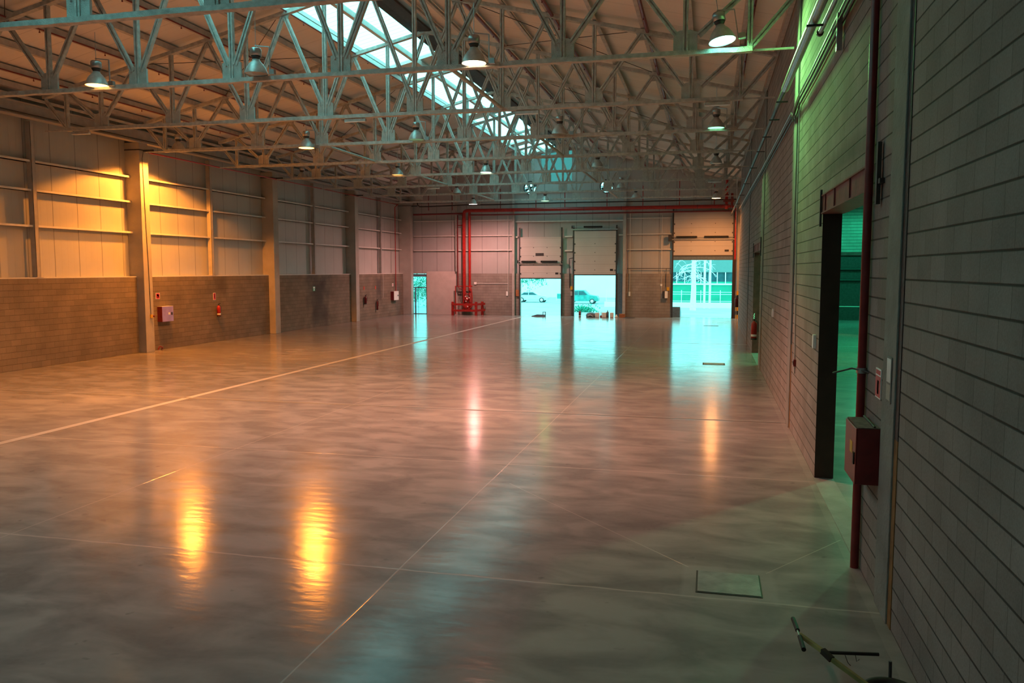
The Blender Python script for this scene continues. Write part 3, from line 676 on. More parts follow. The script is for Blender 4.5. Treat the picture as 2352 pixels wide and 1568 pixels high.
# boxes, switches and conduits on the far wall
def small(name, label, cat, x0, x1, y0, y1, z0, z1, m, bev=.006, group=None):
    c = ((x0+x1)/2, (y0+y1)/2, z0)
    return tag(MB().box(x0, x1, y0, y1, z0, z1).build(name, m, None, bev, c), label, cat, group)
small('socket_box', 'pale junction box on the block wall right of the red risers', 'box', -16.66, -16.48, YF-.07, YF, 2.20, 2.38, m_white)
small('light_switch', 'white switch on the conduit left of the first loading door', 'switch', -14.26, -14.12, YF-.06, YF, 1.40, 1.72, m_white)
small('light_switch', 'white switch on the block wall right of the second loading door', 'switch', -5.47, -5.35, YF-.06, YF, 1.45, 1.75, m_white)
small('control_box', 'brown control box beside the left edge of the first loading door', 'box', -13.52, -13.30, YF-.14, YF, 1.38, 1.83, m_orangeb)
small('control_box', 'amber push button box between the two loading doors', 'box', -9.56, -9.40, YF-.12, YF, 1.86, 2.10, m_yellow)
small('control_box', 'grey control box with round button between the two loading doors', 'box', -9.56, -9.42, YF-.12, YF, 1.45, 1.74, m_alu)
small('control_box', 'amber push button box left of the tall right loading door', 'box', -2.86, -2.70, YF-.12, YF, 1.84, 2.08, m_yellow)
small('socket_box', 'small white box on the wall above the grey cabinet by the right loading door', 'box', -3.30, -3.17, YF-.07, YF, 2.16, 2.30, m_white)
t = thing('hose_cabinet', 'grey and white wall cabinet left of the tall right loading door', 'cabinet', (-2.95, YF, 1.32))
MB().box(-.17, .17, -.22, 0, 0, .5).build('body', m_dark, t, .01); MB().box(-.03, .17, -.235, -.221, .01, .49).build('door', m_white, t)
def conduit(pts, r, m, label, name='conduit'):
    return tag(MB().tube(pts, r, 8).build(name, m), label, 'conduit')
conduit([(-14.12, YF-.03, 2.27), (-16.5, YF-.03, 2.27)], .018, m_white, 'white conduit running level across the block wall behind the valve set')
conduit([(-14.12, YF-.03, 7.3), (-14.12, YF-.03, 1.75)], .018, m_rail, 'upright conduit dropping to the switch left of the first loading door')
conduit([(-5.41, YF-.03, 7.3), (-5.41, YF-.03, 1.76)], .018, m_rail, 'upright conduit dropping to the switch right of the second loading door')
conduit([(-3.23, YF-.05, 7.0), (-3.23, YF-.05, 1.3)], .014, m_rail, 'thin upright conduit beside the grey wall cabinet')
conduit([(-5.6, YF-.05, 3.36), (-2.6, YF-.05, 3.36), ], .022, m_dark, 'dark conduit along the top of the block wall left of the tall door')
conduit([(-2.92, YF-.05, 3.36), (-2.92, YF-.05, 2.08)], .018, m_dark, 'dark conduit dropping to the amber box by the tall door')
conduit([(-9.48, YF-.06, .05), (-9.48, YF-.06, 1.45), (-9.48, YF-.06, 1.7)], .018, m_dark, 'dark conduit rising from the floor between the two loading doors')
conduit([(-9.62, YF-.06, 2.0), (-9.66, YF-.06, 3.9), (-9.66, YF-.06, 4.05), (-9.4, YF-.06, 4.1)], .03, m_dark, 'bent dark conduit beside the left track of the middle loading door')

# ------------------------------------------------------------------ red pipework at the far end
t = thing('fire_main', 'thick red water main across the end wall with twin risers', 'pipe', (0, 56.9, 0))
def P(x, z, y=0): return (x, y, z)
MB().tube([P(-17.30, .35), P(-17.30, 7.30), P(-17.26, 7.42), P(-17.15, 7.48), P(-17.0, 7.50), P(-3.9, 7.50), P(1.2, 7.50)], .125, 14).build('main_pipe', m_red, t)
MB().tube([P(-16.88, .4), P(-16.88, 7.38)], .095, 12).build('riser', m_red, t)
MB().tube([P(-21.2, 7.28, .1), P(-17.3, 7.32, .1)], .06, 10).build('branch_pipe', m_dred, t)
MB().tube([P(-16.9, 7.18, -.05), P(1.4, 7.18, -.05)], .05, 8).build('lower_pipe', m_dred, t)
for x in (-15, -8.6, -6, -3, -.9): MB().lathe([(.135, -.03), (.135, .03)], (x, 0, 7.5), 14, 'x').build('coupling', m_dred, t)
t2 = thing('test_pipe', 'thin red pipe loop left of the thick risers', 'pipe', (0, 56.95, 0))
MB().tube([P(-17.25, 7.2), P(-17.80, 7.2), P(-17.80, 2.1), P(-17.70, 1.9), P(-17.3, 1.88)], .042, 8).build('pipe', m_dred, t2)
MB().tube([P(-17.8, 6.46), P(-17.3, 6.46)], .035, 8).build('cross_pipe', m_dred, t2)
MB().tube([P(-17.98, .05), P(-17.98, 2.08), P(-16.7, 2.08)], .045, 8).build('frame_pipe', m_red, t2)
for i, x in enumerate((-20.0, -18.2, -14.6, -12.02, -9.95, -7.0, -4.55, -2.1, 0.2)):
    tag(MB().tube([(x, 56.95, 7.55), (x, 56.95, 9.0 if x < -3 else 10.0-.2*i*.5)], .028, 8).build('drop_rod', m_dred if i < 3 else m_red), 'upright red hanger pipe above the red main, %s from the left' % ORD[i].replace('nearest', 'first'), 'pipe', 'hanger pipes above the red main')
tag(MB().tube([(-20.7, 56.3, 8.5), (-20.6, 56.3, 7.92), (-20.45, 56.3, 7.80), (-19.6, 56.3, 7.80), (-17, 56.3, 7.86), (-15.2, 56.3, 7.84), (-10, 56.3, 7.90), (-4, 56.3, 7.88), (1.6, 56.3, 7.9)], .04, 8).tube([(-16, 56.3, 7.86), (-16, 56.3, 10.4)], .008, 5).tube([(-8, 56.3, 7.88), (-8, 56.3, 11.3)], .008, 5).tube([(-1, 56.3, 7.88), (-1, 56.3, 9.7)], .008, 5).build('cable_pipe', m_black), 'black pipe sagging across the hall above the red main', 'pipe')
t = thing('valve_set', 'cluster of red sprinkler valves between the twin risers', 'valve', (-17.08, 56.72, 0))
MB().lathe([(0, 0), (.16, 0), (.16, .3), (.09, .4), (.09, .62), (.15, .66), (.15, .9), (0, .95)], (0, 0, .35), 14).build('valve_body', m_red, t)
MB().box(-.2, .22, -.1, .12, .28, .40).build('flange', m_dred, t)
for (x, z) in ((.32, .9), (-.12, 1.1), (.2, 1.45), (.35, 1.7)):
    MB().lathe([(.05, -.02), (.075, -.02), (.075, .02), (.05, .02)], (x, -.12, z), 12, 'y').build('hand_wheel', m_dred, t)
for (x, z) in ((-.02, 1.35), (.1, 1.18), (.02, 1.0), (.14, .62), (.16, .33), (.25, 1.25)):
    MB().lathe([(0, -.03), (.045, -.03), (.045, .01), (0, .01)], (x, -.2, z), 10, 'y').build('gauge', m_white, t)
MB().tube([(.1, -.1, .4), (.42, -.1, .6), (.45, -.1, 1.2), (.4, -.1, 1.9), (.2, -.1, 2.0)], .04, 8).build('trim_pipe', m_red, t)
MB().tube([(-.1, -.1, 1.7), (.1, -.12, 1.5), (.3, -.1, 1.6), (.3, -.1, .9)], .03, 8).build('trim_pipe', m_red, t)
MB().tube([(-.45, 0, 1.6), (-.5, -.02, 1.2), (-.35, -.05, .8), (-.1, -.05, .7)], .02, 8).build('hose', m_black, t)
t = thing('guard_rail', 'low red steel guard rail round the sprinkler valves', 'barrier', (0, 0, 0))
gx0, gx1, gy0, gy1 = -18.05, -16.30, 56.15, 57.1
for (x, y) in ((gx0, gy0), (gx1, gy0), (gx1+.25, gy1-.2)): MB().box(x, x+.16, y, y+.16, 0, .98).build('post', m_red2, t)
for z in (.28, .72):
    MB().box(gx0, gx1+.1, gy0-.03, gy0, z, z+.15).build('rail', m_red2, t)
    MB().bar((gx1+.1, gy0, z+.075), (gx1+.5, gy1, z+.095), .03, .15, (1, 0, 0)).build('rail', m_red2, t)

# red valve gear in the right far corner
t = thing('valve_set', 'rusty red valves hanging in the far right corner under the roof', 'valve', (.95, 55.2, 7.3))
MB().tube([(0, 0, -.1), (.0, 0, 1.75)], .10, 10).build('riser', m_red, t)
MB().tube([(.35, 0, -.05), (.35, 0, .9)], .08, 10).build('riser', m_dred, t)
for z in (.15, .5, .8): MB().lathe([(0, -.04), (.15, -.04), (.15, .04), (0, .04)], (0, 0, z), 12).build('flange', m_dred, t)
MB().box(-.2, .5, -.1, .1, .35, .5).build('valve_body', m_beam, t)
tag(MB().tube([(1.2, 56.85, 7.5), (1.5, 56.7, 7.45), (1.6, 56.6, 7.2), (1.62, 56.6, 3.95)], .06, 10).build('down_pipe', m_red), 'red down pipe beside the striped far right column', 'pipe')

# ------------------------------------------------------------------ left wall fittings
def extinguisher(label, loc, r=.085, h=.5, m=None, label_spots=True, group=None):
    t = thing('fire_extinguisher', label, 'fire extinguisher', loc, group)
    MB().lathe([(0, 0), (r, 0), (r, h*.82), (r*.75, h*.92), (r*.3, h), (0, h)], n=16).build('cylinder', m or m_red, t)
    MB().lathe([(r*1.03, -.02), (r*1.03, .03), (0, .03), (0, -.02)], n=16).build('base_ring', m_black, t)
    MB().lathe([(r*.3, h), (r*.35, h+.05), (0, h+.06)], n=10).bar((-.03, 0, h+.05), (.1, 0, h+.1), .02, .02).build('valve', m_black, t)
    MB().tube([(r*.4, 0, h+.02), (r*1.3, 0, h-.05), (r*1.35, 0, h*.4)], .011, 6).build('hose', m_black, t)
    if label_spots: MB().lathe([(r*1.01, h*.15), (r*1.01, h*.27)], n=16).build('label_band', m_white, t)
    return t
extinguisher('red extinguisher hung on the block wall between the first and second column', (XL+.12, 33.2, 1.15))
extinguisher('dark extinguisher on the red lit left wall, nearer the third column', (XL+.12, 49.66, 1.05), m=m_dred, label_spots=False)
extinguisher('slim dark extinguisher on the red lit left wall, nearer the far corner', (XL+.12, 51.6, .58), .07, .62, m_dred, False)
def sign(label, cx, cy, z0, z1, w, m_bg, picto, axis='x', side=1, cat='sign'):
    """flat sign on a wall whose normal is +-x; picto: list of rects (u0,u1,v0,v1,mat) in 0..1"""
    t = thing('safety_sign', label, cat, (cx, cy, z0))
    h = z1-z0
    MB().box(min(0, .008*side), max(0, .008*side), -w/2, w/2, 0, h).build('plate', m_bg, t)
    for i, (u0, u1, v0, v1, m) in enumerate(picto):
        MB().box(min(.008*side, .011*side), max(.008*side, .011*side), -w/2+w*u0, -w/2+w*u1, h*v0, h*v1).build('pictogram', m, t)
    return t
m_sr = mat('sign red', (.55, .04, .05), .5, 0, .05); m_sg = mat('sign green', (.03, .40, .22), .5, 0, .05)
sign('pink white hose reel sign above the purple cabinet', XL+.002, 29.12, 2.08, 2.33, .26, m_white, [(.08, .92, .06, .94, m_sr), (.2, .8, .25, .35, m_white), (.25, .65, .45, .8, m_white), (.6, .75, .3, .7, m_white)])
sign('small red and white extinguisher sign above the bright extinguisher', XL+.002, 33.06, 1.90, 2.23, .2, m_white, [(.08, .92, .05, .95, m_sr), (.42, .62, .25, .75, m_white), (.46, .70, .77, .85, m_white)])
sign('small pale green exit sign on the dark stained wall', XL+.002, 42.75, 2.06, 2.33, .26, m_sg, [(.1, .9, .55, .9, m_white), (.3, .7, .1, .45, m_white)])
sign('small faded sign above the far dark extinguishers, nearer one', XL+.002, 49.7, 1.95, 2.2, .2, m_orangeb, [(.2, .8, .2, .8, m_sr)])
sign('small faded sign above the far dark extinguishers, farther one', XL+.002, 51.6, 1.95, 2.2, .2, m_orangeb, [(.2, .8, .2, .8, m_sr)])
sign('small pale sign above the white cabinet at the far left', XL+.002, 54.7, 2.1, 2.3, .25, m_white, [(.2, .8, .3, .7, m_sr)])
def hose_cab(label, loc, w, h, d, m_body, m_doorm, axis):
    t = thing('hose_cabinet', label, 'cabinet', loc)
    if axis == '+x':
        MB().box(0, d, -w/2, w/2, 0, h).build('body', m_body, t, .006); MB().box(d, d+.012, -w/2+.01, w/2, .0, h).build('door', m_doorm, t, .004)
        MB().box(d+.012, d+.03, w*.30, w*.40, h*.42, h*.60).build('handle', m_black, t)
        MB().box(d+.012, d+.016, w*.05, w*.18, h*.45, h*.60).build('label_plate', m_white, t)
        MB().box(0, d+.01, -w/2, w/2, h, h+.012).build('top_edge', m_rail, t)
    return t
hose_cab('purple tinted hose cabinet hung beside the nearest column', (XL, 29.42, 1.15), .72, .62, .22, m_dred, m_purple, '+x')
hose_cab('pale hose cabinet on the red lit wall at the far left', (XL, 54.75, 1.12), .9, .62, .24, m_dred, m_white, '+x')
t = thing('call_point', 'red emergency button with brass backplate on the nearest column', 'button', (-21.62, 28.22, 1.36))
MB().box(0, .05, -.06, .06, 0, .14).build('backplate', m_yellow, t); MB().lathe([(0, .05), (.035, .05), (.04, .10), (0, .11)], (0, .09, .07), 12, 'x').build('button', m_dred, t)
tag(MB().tube([(-21.6, 28.12, 7.9), (-21.6, 28.04, 7.6), (-21.6, 28.10, 5.2), (-21.6, 28.16, 3.5), (-21.6, 28.2, 1.5)], .011, 6).build('cable', m_dark), 'thin dark cable hanging down the nearest column to its button', 'cable')
conduit([(XL+.03, 52.86, 3.0), (XL+.03, 52.86, 1.35)], .015, m_rail, 'pale conduit on the red lit left wall below the slim post')
tag(MB().tube([(XL+.1, 28.9, .02), (XL+.14, 28.95, .16), (XL+.2, 29.05, .10), (XL+.12, 29.1, .02)], .03, 8).build('pipe_stub', m_dred), 'small bent pipe stub at the foot of the nearest column', 'pipe')
tag(MB().tube([(-21.56, 28.4, 7.86), (-21.56, 54.9, 7.86), (-21.7, 55.05, 7.84), (XL+.08, 55.1, 7.7), (XL+.08, 55.1, 1.75)], .03, 8).build('water_pipe', m_red), 'thin red pipe along the top of the left wall dropping to the pale cabinet', 'pipe')

# ------------------------------------------------------------------ right wall fittings
t = thing('water_pipe', 'upright dark red pipe running down the wall between doorway and pilaster', 'pipe', (1.625, 9.45, 0))
MB().tube([(0, 0, .0), (0, 0, 6.10), (.02, .0, 6.16), (.05, 0, 6.18)], .045, 14).build('pipe', m_dred, t)
MB().box(-.06, .055, -.03, .03, 6.10, 6.14).build('clamp', m_dark, t); MB().lathe([(.056, -.03), (.056, .03)], (0, 0, 2.2), 12).build('clamp', m_galv, t)
MB().tube([(-.28, .1, 2.15), (-.1, .0, 2.22), (.02, -.06, 2.2), (.12, -.25, 2.17)], .010, 6).build('hook', m_dark, t)
t = thing('hose_cabinet', 'dark red fire hose cabinet on the right wall below the red pipe', 'cabinet', (XR, 8.92, 1.14))
MB().box(-.21, 0, -.30, .33, 0, .57).build('body', m_dred, t, .006)
MB().box(-.225, -.21, -.30, .33, .0, .57).build('door', m_dred, t, .004)
MB().box(-.24, -.226, -.27, -.22, .2, .32).build('handle', m_black, t)
MB().box(-.228, -.226, -.12, .02, .28, .40).build('label_plate', m_yellow, t)
MB().box(-.21, 0, -.30, .33, .571, .580).build('dust_layer', m_gp, t)
MB().tube([(-.05, -.28, .585), (-.05, .3, .60)], .012, 6).build('rod', m_dark, t)
sign('small red and white fire hose sign beside the upright red pipe', XR-.002, 8.78, 2.00, 2.30, .26, m_white, [(.06, .94, .05, .75, m_sr), (.3, .6, .15, .6, m_white), (.1, .9, .8, .95, m_sr)], side=-1)
sign('pale faded notice on the nearest pilaster', XR-.027, 8.17, 2.05, 2.48, .2, m_pil, [(.08, .92, .45, .96, m_alu), (.08, .92, .06, .40, m_conc)], side=-1)
small('light_switch', 'pale blue switch box on the right wall before the nearer doorway', 'switch', XR-.05, XR, 13.78, 13.9, 2.03, 2.25, m_white)
small('light_switch', 'small pale switch box farther along the right wall', 'switch', XR-.05, XR, 22.65, 22.78, 2.03, 2.25, m_white)
t = thing('call_point', 'small red call point at the end of a conduit on the right wall', 'button', (XR, 16.80, 1.40)); MB().box(-.05, 0, -.07, .07, 0, .13).build('box', m_dred, t); MB().box(-.056, -.05, -.04, .04, .03, .1).build('button', m_black, t)
conduit([(XR-.02, 17.35, 6.5), (XR-.02, 17.30, 4.2), (XR-.02, 16.85, 1.5), (XR-.02, 16.82, 1.25)], .014, m_alu, 'thin conduit down the right wall to the red call point')
conduit([(XR-.02, 28.75, 6.3), (XR-.02, 28.75, 4.0)], .02, m_alu, 'pale conduit on the right wall above the farther doorway')
extinguisher('large red extinguisher at the near edge of the farther doorway', (XR-.17, 29.0, .92), .10, .62)
t = thing('hazard_band', 'black and white striped tape fixed to the farther doorway', 'tape', (XR-.05, 31.0, 1.25))
for i in range(5): MB().bar((-.05, -.15, i*.09), (.0, .15, i*.09+.07), .02, .035, (1, 0, 0)).build('stripe', m_white, t)
extinguisher('dark red extinguisher in front of the striped far right column', (XR-.11, 49.95, 1.1), .10, .55, m_dred, False)
# services along the head of the right wall
t = thing('service_pipe', 'long dark steel pipe along the head of the right wall', 'pipe', (1.30, 0, 6.66))
MB().tube([(0, 6.0, 0), (0, 16.4, 0)], .07, 14).build('pipe', m_galv, t)
MB().tube([(0, 16.2, .0), (0, 16.6, 0), (.0, 16.9, .03), (0, 56, .2)], .045, 12).build('pipe', m_dark, t)
for y in (12.0, 17.2, 19.2, 21.6, 24.2, 28, 33, 38, 43, 48): MB().box(-.10, .12, y-.02, y+.02, -.10, -.075).build('bracket', m_dark, t)
t = thing('service_pipe', 'short galvanised pipe stub beside the long dark pipe', 'pipe', (1.46, 0, 6.66))
MB().tube([(0, 6.5, .0), (0, 12.7, 0)], .035, 10).build('pipe', m_galv, t)
MB().lathe([(0, -.04), (.05, -.04), (.05, .04), (0, .04)], (0, 12.7, 0), 10, 'y').build('end_cap', m_dark, t)
t = thing('cable_bundle', 'bundle of cables and thin pipes running along the right wall below the pipes', 'cable', (1.60, 0, 6.55))
for i, (dx, dz) in enumerate(((0, 0), (.03, .05), (.045, -.03), (.0, .09))):
    MB().tube([(dx, 6, dz+.1), (dx, 12, dz+.05), (dx, 15, dz), (dx, 17.1, dz), (dx-.04, 17.6, dz-.2), (dx, 18.0, dz-.22), (dx, 18.5, dz-.05), (dx, 28, dz+.25-.3), (dx, 50, dz+.2)], .014, 6).build('cable', m_galv if i % 2 else m_dark, t)
MB().box(-.02, .05, 11.9, 11.98, -.35, .15).build('bracket', m_galv, t)
tag(MB().tube([(XR-.25, 50.0, 8.8), (XR-.1, 50.1, 0.0)], .02, 8).build('cable_pipe', m_white), 'pale cable down the end of the right block wall', 'cable')

# ------------------------------------------------------------------ floor covers and loose things
t = thing('floor_hatch', 'rectangular steel hatch set in the floor near the right wall', 'hatch', (.255, 8.62, 0))
MB().box(-.33, .33, -.31, .31, .0, .006).build('frame', m_black, t)
MB().box(-.312, .318, -.29, .30, .004, .012).build('lid', m_cover, t, .003)
t = thing('floor_hatch', 'small floor hatch beside the farther doorway, in the cyan reflection', 'hatch', (.2, 29.25, 0))
MB().box(-.38, .38, -.30, .30, .0, .006).build('frame', m_black, t)
MB().box(-.33, .33, -.26, .26, .004, .010).build('lid', m_cover, t)
tag(MB().box(-.40, .45, -.14, .14, 0, .008).build('drain_grate', m_black), 'narrow dark drain grate in front of the tall right door', 'grate').location = (.1, 49.2, 0)
t = thing('trolley', 'hand trolley with yellow green shaft and black grips lying by the right wall', 'trolley', (1.2, 6.9, 0))
def rel(x, y, z): return (x-1.2, y-6.9, z)
MB().bar(rel(.765, 6.74, .35), rel(.95, 6.61, .275), .032, .032, (0, 0, 1)).bar(rel(.97, 6.57, .265), rel(1.25, 6.44, .12), .036, .032, (0, 0, 1)).build('shaft', m_olive, t, .004)
MB().tube([rel(.742, 7.02, .36), rel(.758, 6.80, .355)], .018, 12).build('grip', m_black, t)
MB().tube([rel(.764, 6.70, .35), rel(.772, 6.48, .345)], .018, 12).build('grip', m_black, t)
MB().tube([rel(.75, 6.90, .357), rel(.77, 6.58, .347)], .010, 8).build('handle_bar', m_galv, t)
MB().tube([rel(.935, 6.61, .28), rel(1.36, 6.72, .26)], .014, 10).build('cross_bar', m_black, t)
MB().bar(rel(.93, 6.63, .285), rel(.99, 6.55, .255), .042, .042, (0, 0, 1)).build('clamp', m_black, t)
MB().tube([rel(1.10, 6.65, .26), rel(1.12, 6.62, .21), rel(1.14, 6.62, .19)], .003, 5).tube([rel(1.18, 6.67, .26), rel(1.19, 6.66, .21), rel(1.21, 6.66, .23)], .003, 5).build('wire_tie', m_black, t)
tr = MB(); R_ = .20
tr.lathe([(R_-.03, -.055), (R_, -.05), (R_+.02, 0), (R_, .05), (R_-.03, .055), (R_-.07, .03), (R_-.07, -.03), (R_-.03, -.055)], rel(1.40, 6.42, .08), 28, 'z'); tr.build('tyre', m_black, t)
MB().lathe([(0, -.02), (R_-.07, -.02), (R_-.07, .02), (0, .02)], rel(1.40, 6.42, .08), 24, 'z').build('wheel_hub', m_blu, t)
MB().tube([rel(1.44, 6.66, .02), rel(1.435, 6.66, .24)], .013, 8).build('axle_pin', m_dark, t)
MB().box(*[a-1.2 for a in (1.3, 1.5)], *[a-6.9 for a in (6.35, 6.5)], 0.0, .05).build('base_plate', m_dark, t)

t = thing('pallet_jack', 'grey blue dock tool with an upright square loop lying at the first door sill', 'tool', (-11.4, 56.2, 0))
MB().prism([(-.75, 0), (.2, 0), (.2, .14), (-.35, .15), (-.7, .05)], -.15, .15).build('body', m_blu, t)
MB().box(.05, .09, -.03, .03, 0, .34).box(.22, .27, -.03, .03, -.0, .34).box(.05, .27, -.03, .03, .30, .34).build('loop', m_blu, t)
IY = 56.2
extinguisher('dark red extinguisher standing at the left of the middle door sill', (-8.72, IY, 0), .085, .42, m_dred)
t = thing('tool_bag', 'rounded dark bag lying among containers at the middle door sill', 'bag', (-7.95, IY+.15, 0))
MB().lathe([(0, 0), (.34, 0), (.38, .14), (.30, .27), (.16, .34), (0, .36)], n=18).build('body', m_blu, t); MB().tube([(-.2, -.36, .08), (0, -.42, .18), (.2, -.36, .06)], .015, 6).build('strap', m_white, t)
small('canister', 'white plastic canister left among the things at the middle door sill', 'container', -7.66, -7.36, IY-.1, IY+.15, 0, .33, m_white, .03)
small('canister', 'larger white canister in the middle of the group at the middle door sill', 'container', -7.18, -6.88, IY-.15, IY+.1, 0, .35, m_white, .03)
small('canister', 'white canister standing alone right of the dark bottle', 'container', -6.62, -6.38, IY-.1, IY+.12, 0, .34, m_white, .03)
tag(MB().lathe([(0, 0), (.07, 0), (.07, .1), (.02, .16), (.015, .40), (0, .40)], n=10).build('cone_bottle', m_red2), 'thin red bottle between the two white canisters', 'bottle').location = (-7.25, IY, 0)
tag(MB().lathe([(0, 0), (.09, 0), (.09, .34), (.03, .42), (.03, .50), (0, .50)], n=12).build('bottle', m_blu), 'tall dark bottle right of the larger white canister', 'bottle').location = (-6.80, IY+.05, 0)
small('cardboard_box', 'small orange brown box at the foot of the post right of the middle door', 'box', -6.0, -5.62, IY-.1, IY+.2, 0, .26, m_orangeb, .01)
tag(MB().lathe([(0, 0), (.12, 0), (.13, .05), (.05, .12), (.05, .2), (0, .2)], n=12).build('bucket', m_white), 'small white pot left of the orange brown box', 'container').location = (-6.18, IY, 0)
tag(MB().lathe([(0, 0), (.42, 0), (.40, .02), (0, .025)], n=20).build('mat', m_dark), 'flat dark mat on the floor right of the middle door', 'mat').location = (-5.3, 56.0, 0)

# ------------------------------------------------------------------ outside
GZ = -1.1
struct(MB().box(-120, 120, YF+.4, 260, GZ-.2, GZ).build('ground', m_grd))
struct(MB().prism([(YF+.3, GZ), (YF+.3, 0.0), (YF+1.2, 0.0), (78, GZ)], -1.95, 2.3, 'x').build('ramp', m_grd))
tag(MB().prism([(YF+.4, 0), (YF+.4, .72), (YF+2.6, .25), (YF+2.6, -1.1), (YF+.4, -1.1)], -2.7, -1.95, 'x').build('ramp_wall', m_blu), 'low sloping ramp wall just outside the tall right door', 'wall')
t = thing('office_building', 'green clad building with a band of white framed windows seen through the tall right door', 'building', (0, 104, GZ))
MB().box(-11, 12, 0, 8, 0, 2.9).build('wall', m_grn, t)
MB().box(-11, 12, -.1, 8, 4.05, 6.5).build('fascia', mat('outdoor pale fascia', (.14, .22, .21), .8, 0, .05), t)
MB().box(-11, 12, .1, 8, 2.6, 4.1).build('glazing', m_glz, t)
MB().box(-11, 12, -.12, .05, 2.5, 2.68).build('sill', m_wht, t)
for i in range(24): MB().box(-10.9+i*.98, -10.8+i*.98, -.1, .1, 2.6, 4.1).build('mullion', m_wht, t)
t = thing('white_wall', 'low white garden wall in front of the green building', 'wall', (0, 96, GZ)); MB().box(-12, 14, 0, .3, 0, .62).build('coping', m_wht, t)
t = thing('mesh_fence', 'pale wire fence standing behind the low white wall', 'fence', (0, 97.5, GZ))
for z in (.7, 1.5, 1.75): MB().box(-12, 14, -.02, .02, z, z+.05).build('rail', m_wht, t)
for i in range(12): MB().box(-12+i*2.2, -11.93+i*2.2, -.03, .03, 0, 2.0).build('post', m_wht, t)
for x, w in ((-.55, 'left'), (.05, 'right')): tag(MB().box(-.12, .12, -.1, .1, 0, 6).build('white_pole', m_wht), 'white upright pole before the green building, the %s of two' % w, 'pole').location = (x, 95, GZ)
def tree(label, loc, h, r, leaves, seed):
    rnd = random.Random(seed); t = thing('tree', label, 'tree', loc)
    mb = MB(); tips = []
    mb.tube([(0, 0, 0), (r*.2, 0, h*.25), (0, 0, h*.5), (r*.3, 0, h*.75), (0, 0, h)], [r*1.3, r, r*.85, r*.5, r*.15], 10)
    br = MB()
    for i in range(46):
        z0 = h*rnd.uniform(.38, .95); a = rnd.uniform(0, 2*PI); L = rnd.uniform(1.2, 3.2)*(1.15-z0/h*.5)
        p = Vector((0, 0, z0)); d = Vector((math.cos(a), math.sin(a), rnd.uniform(.1, .7))).normalized(); pts = [p]
        for k in range(5):
            d = (d + Vector((rnd.uniform(-.3, .3), rnd.uniform(-.3, .3), -.32))).normalized(); pts.append(pts[-1]+d*L/4)
        br.tube(pts, [r*.22, r*.17, r*.12, r*.1, r*.07, r*.04], 5, False); tips.append(pts[-1])
        for q in (2, 3, 4):
            for s in range(2):
                e = pts[q]+Vector((rnd.uniform(-.6, .6), rnd.uniform(-.6, .6), rnd.uniform(-.6, .1))); br.tube([pts[q], (pts[q]+e)/2+Vector((0, 0, .05)), e], [r*.07, r*.06, r*.03], 4, False); tips.append(e)
    mb.build('trunk', m_bark, t); br.build('branches', m_bark, t)
    if leaves:
        lf = MB()
        for p in tips:
            for k in range(5):
                c = p+Vector([rnd.gauss(0, .25) for _ in range(3)]); u = Vector([rnd.uniform(-1, 1) for _ in range(3)]).normalized()*.12; v = u.orthogonal().normalized()*.07
                lf.add([c-u, c+v, c+u, c-v], [(0, 1, 2, 3)])
        lf.build('foliage', m_leaf, t)
    return t
tree('bare pale barked tree seen through the tall right door', (-1.7, 90, GZ), 9.5, .26, False, 3)
tree('leafy tree at the left edge of the first loading door view', (-26.4, 120, GZ), 7, .2, True, 5)
tree('leafy green tree seen through the narrow glass door', (-33.5, 92, GZ), 4.2, .2, True, 11)
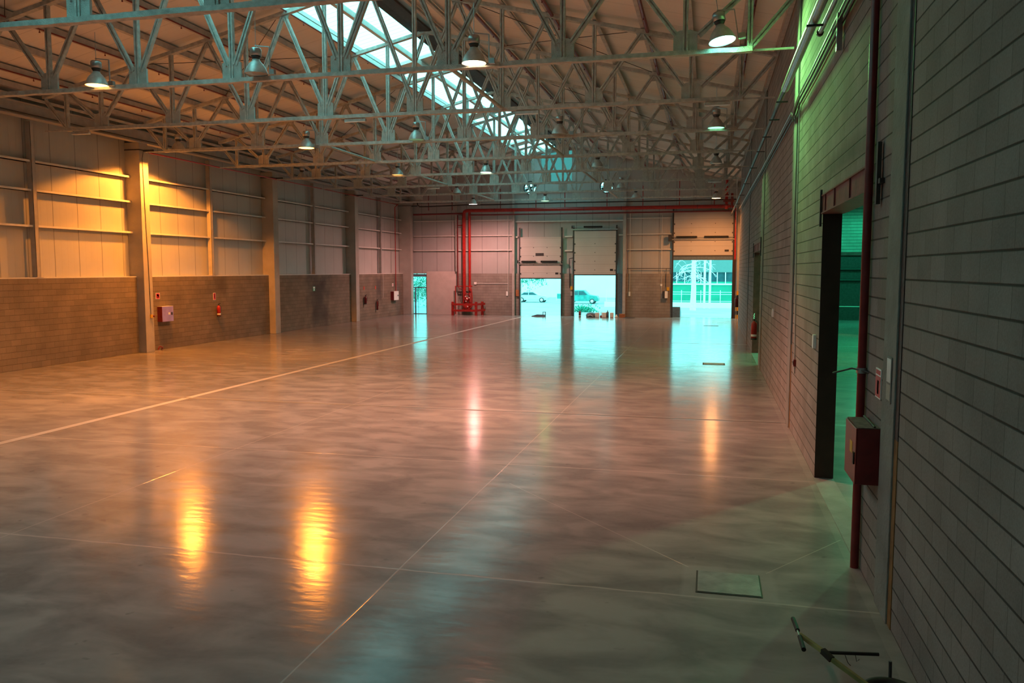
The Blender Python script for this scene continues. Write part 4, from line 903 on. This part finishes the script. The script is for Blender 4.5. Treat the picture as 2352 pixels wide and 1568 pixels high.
def car(label, loc, rz, m, suv):
    t = thing('parked_car', label, 'car', loc); t.rotation_euler.z = rz
    if suv: pr = [(-2.1, .35), (-2.12, .95), (-1.95, 1.1), (-1.75, 1.72), (.35, 1.74), (.95, 1.15), (2.0, 1.0), (2.15, .75), (2.15, .35)]
    else: pr = [(-2.1, .3), (-2.12, .8), (-1.8, 1.0), (-1.1, 1.4), (.25, 1.43), (1.0, .98), (1.95, .85), (2.15, .6), (2.15, .3)]
    MB().prism(pr, -.85, .85).build('body', m, t, .05)
    gz = [(-1.65, 1.12), (-1.5, 1.62), (.25, 1.64), (.78, 1.15)] if suv else [(-1.45, 1.0), (-1.0, 1.32), (.2, 1.35), (.8, 1.0)]
    MB().prism(gz, -.87, .87).build('windows', m_glz, t)
    MB().box(-.42, -.34, -.88, .88, 1.0, 1.65 if suv else 1.35).build('pillar', m, t)
    for x in (-1.35, 1.4):
        for s in (-1, 1): w = MB().lathe([(0, -.1), (.33, -.1), (.33, .1), (0, .1)], (x, s*.8, .33), 18, 'y').build('wheel', m_dark, t); MB().lathe([(0, -.11), (.2, -.11), (.2, .11), (0, .11)], (x, s*.8, .33), 14, 'y').build('rim', m_wht, w)
    return t
car('silver car parked outside, seen through the first loading door', (-23.2, 108, GZ), 0, m_silver, False)
car('dark teal off-road car parked outside, seen through the middle loading door', (-16.0, 105, GZ), 0, m_suv, True)
t = thing('car_park_wall', 'dark panelled fence beyond the silver car', 'fence', (-20.6, 112, GZ)); 
for i in range(4): MB().box(i*1.1, i*1.1+1.0, 0, .1, .35, 1.05).build('panel', m_suv, t)
for i in range(5): MB().box(i*1.1-.08, i*1.1, 0, .12, 0, 1.15).build('post', m_wht, t)
t = thing('white_building', 'large white building with dark upper windows behind the parked cars', 'building', (-20, 128, GZ))
MB().box(-16, 9, 0, 8, 0, 7).build('wall', m_wht, t)
for x in (-1.2, 1.2, -8.3): MB().box(x, x+1.5, -.05, .02, 3.9, 5.0).build('window', m_suv, t)
t = thing('bush', 'low bush growing outside the middle loading door', 'bush', (-12.6, 84, GZ)); lf = MB()
for k in range(420):
    c = Vector((random.gauss(0, .6), random.gauss(0, .3), abs(random.gauss(.25, .2)))); u = Vector([random.uniform(-1, 1) for _ in range(3)]).normalized()*.12; v = u.orthogonal().normalized()*.07
    lf.add([c-u, c+v, c+u, c-v], [(0, 1, 2, 3)])
lf.build('foliage', m_leaf, t)
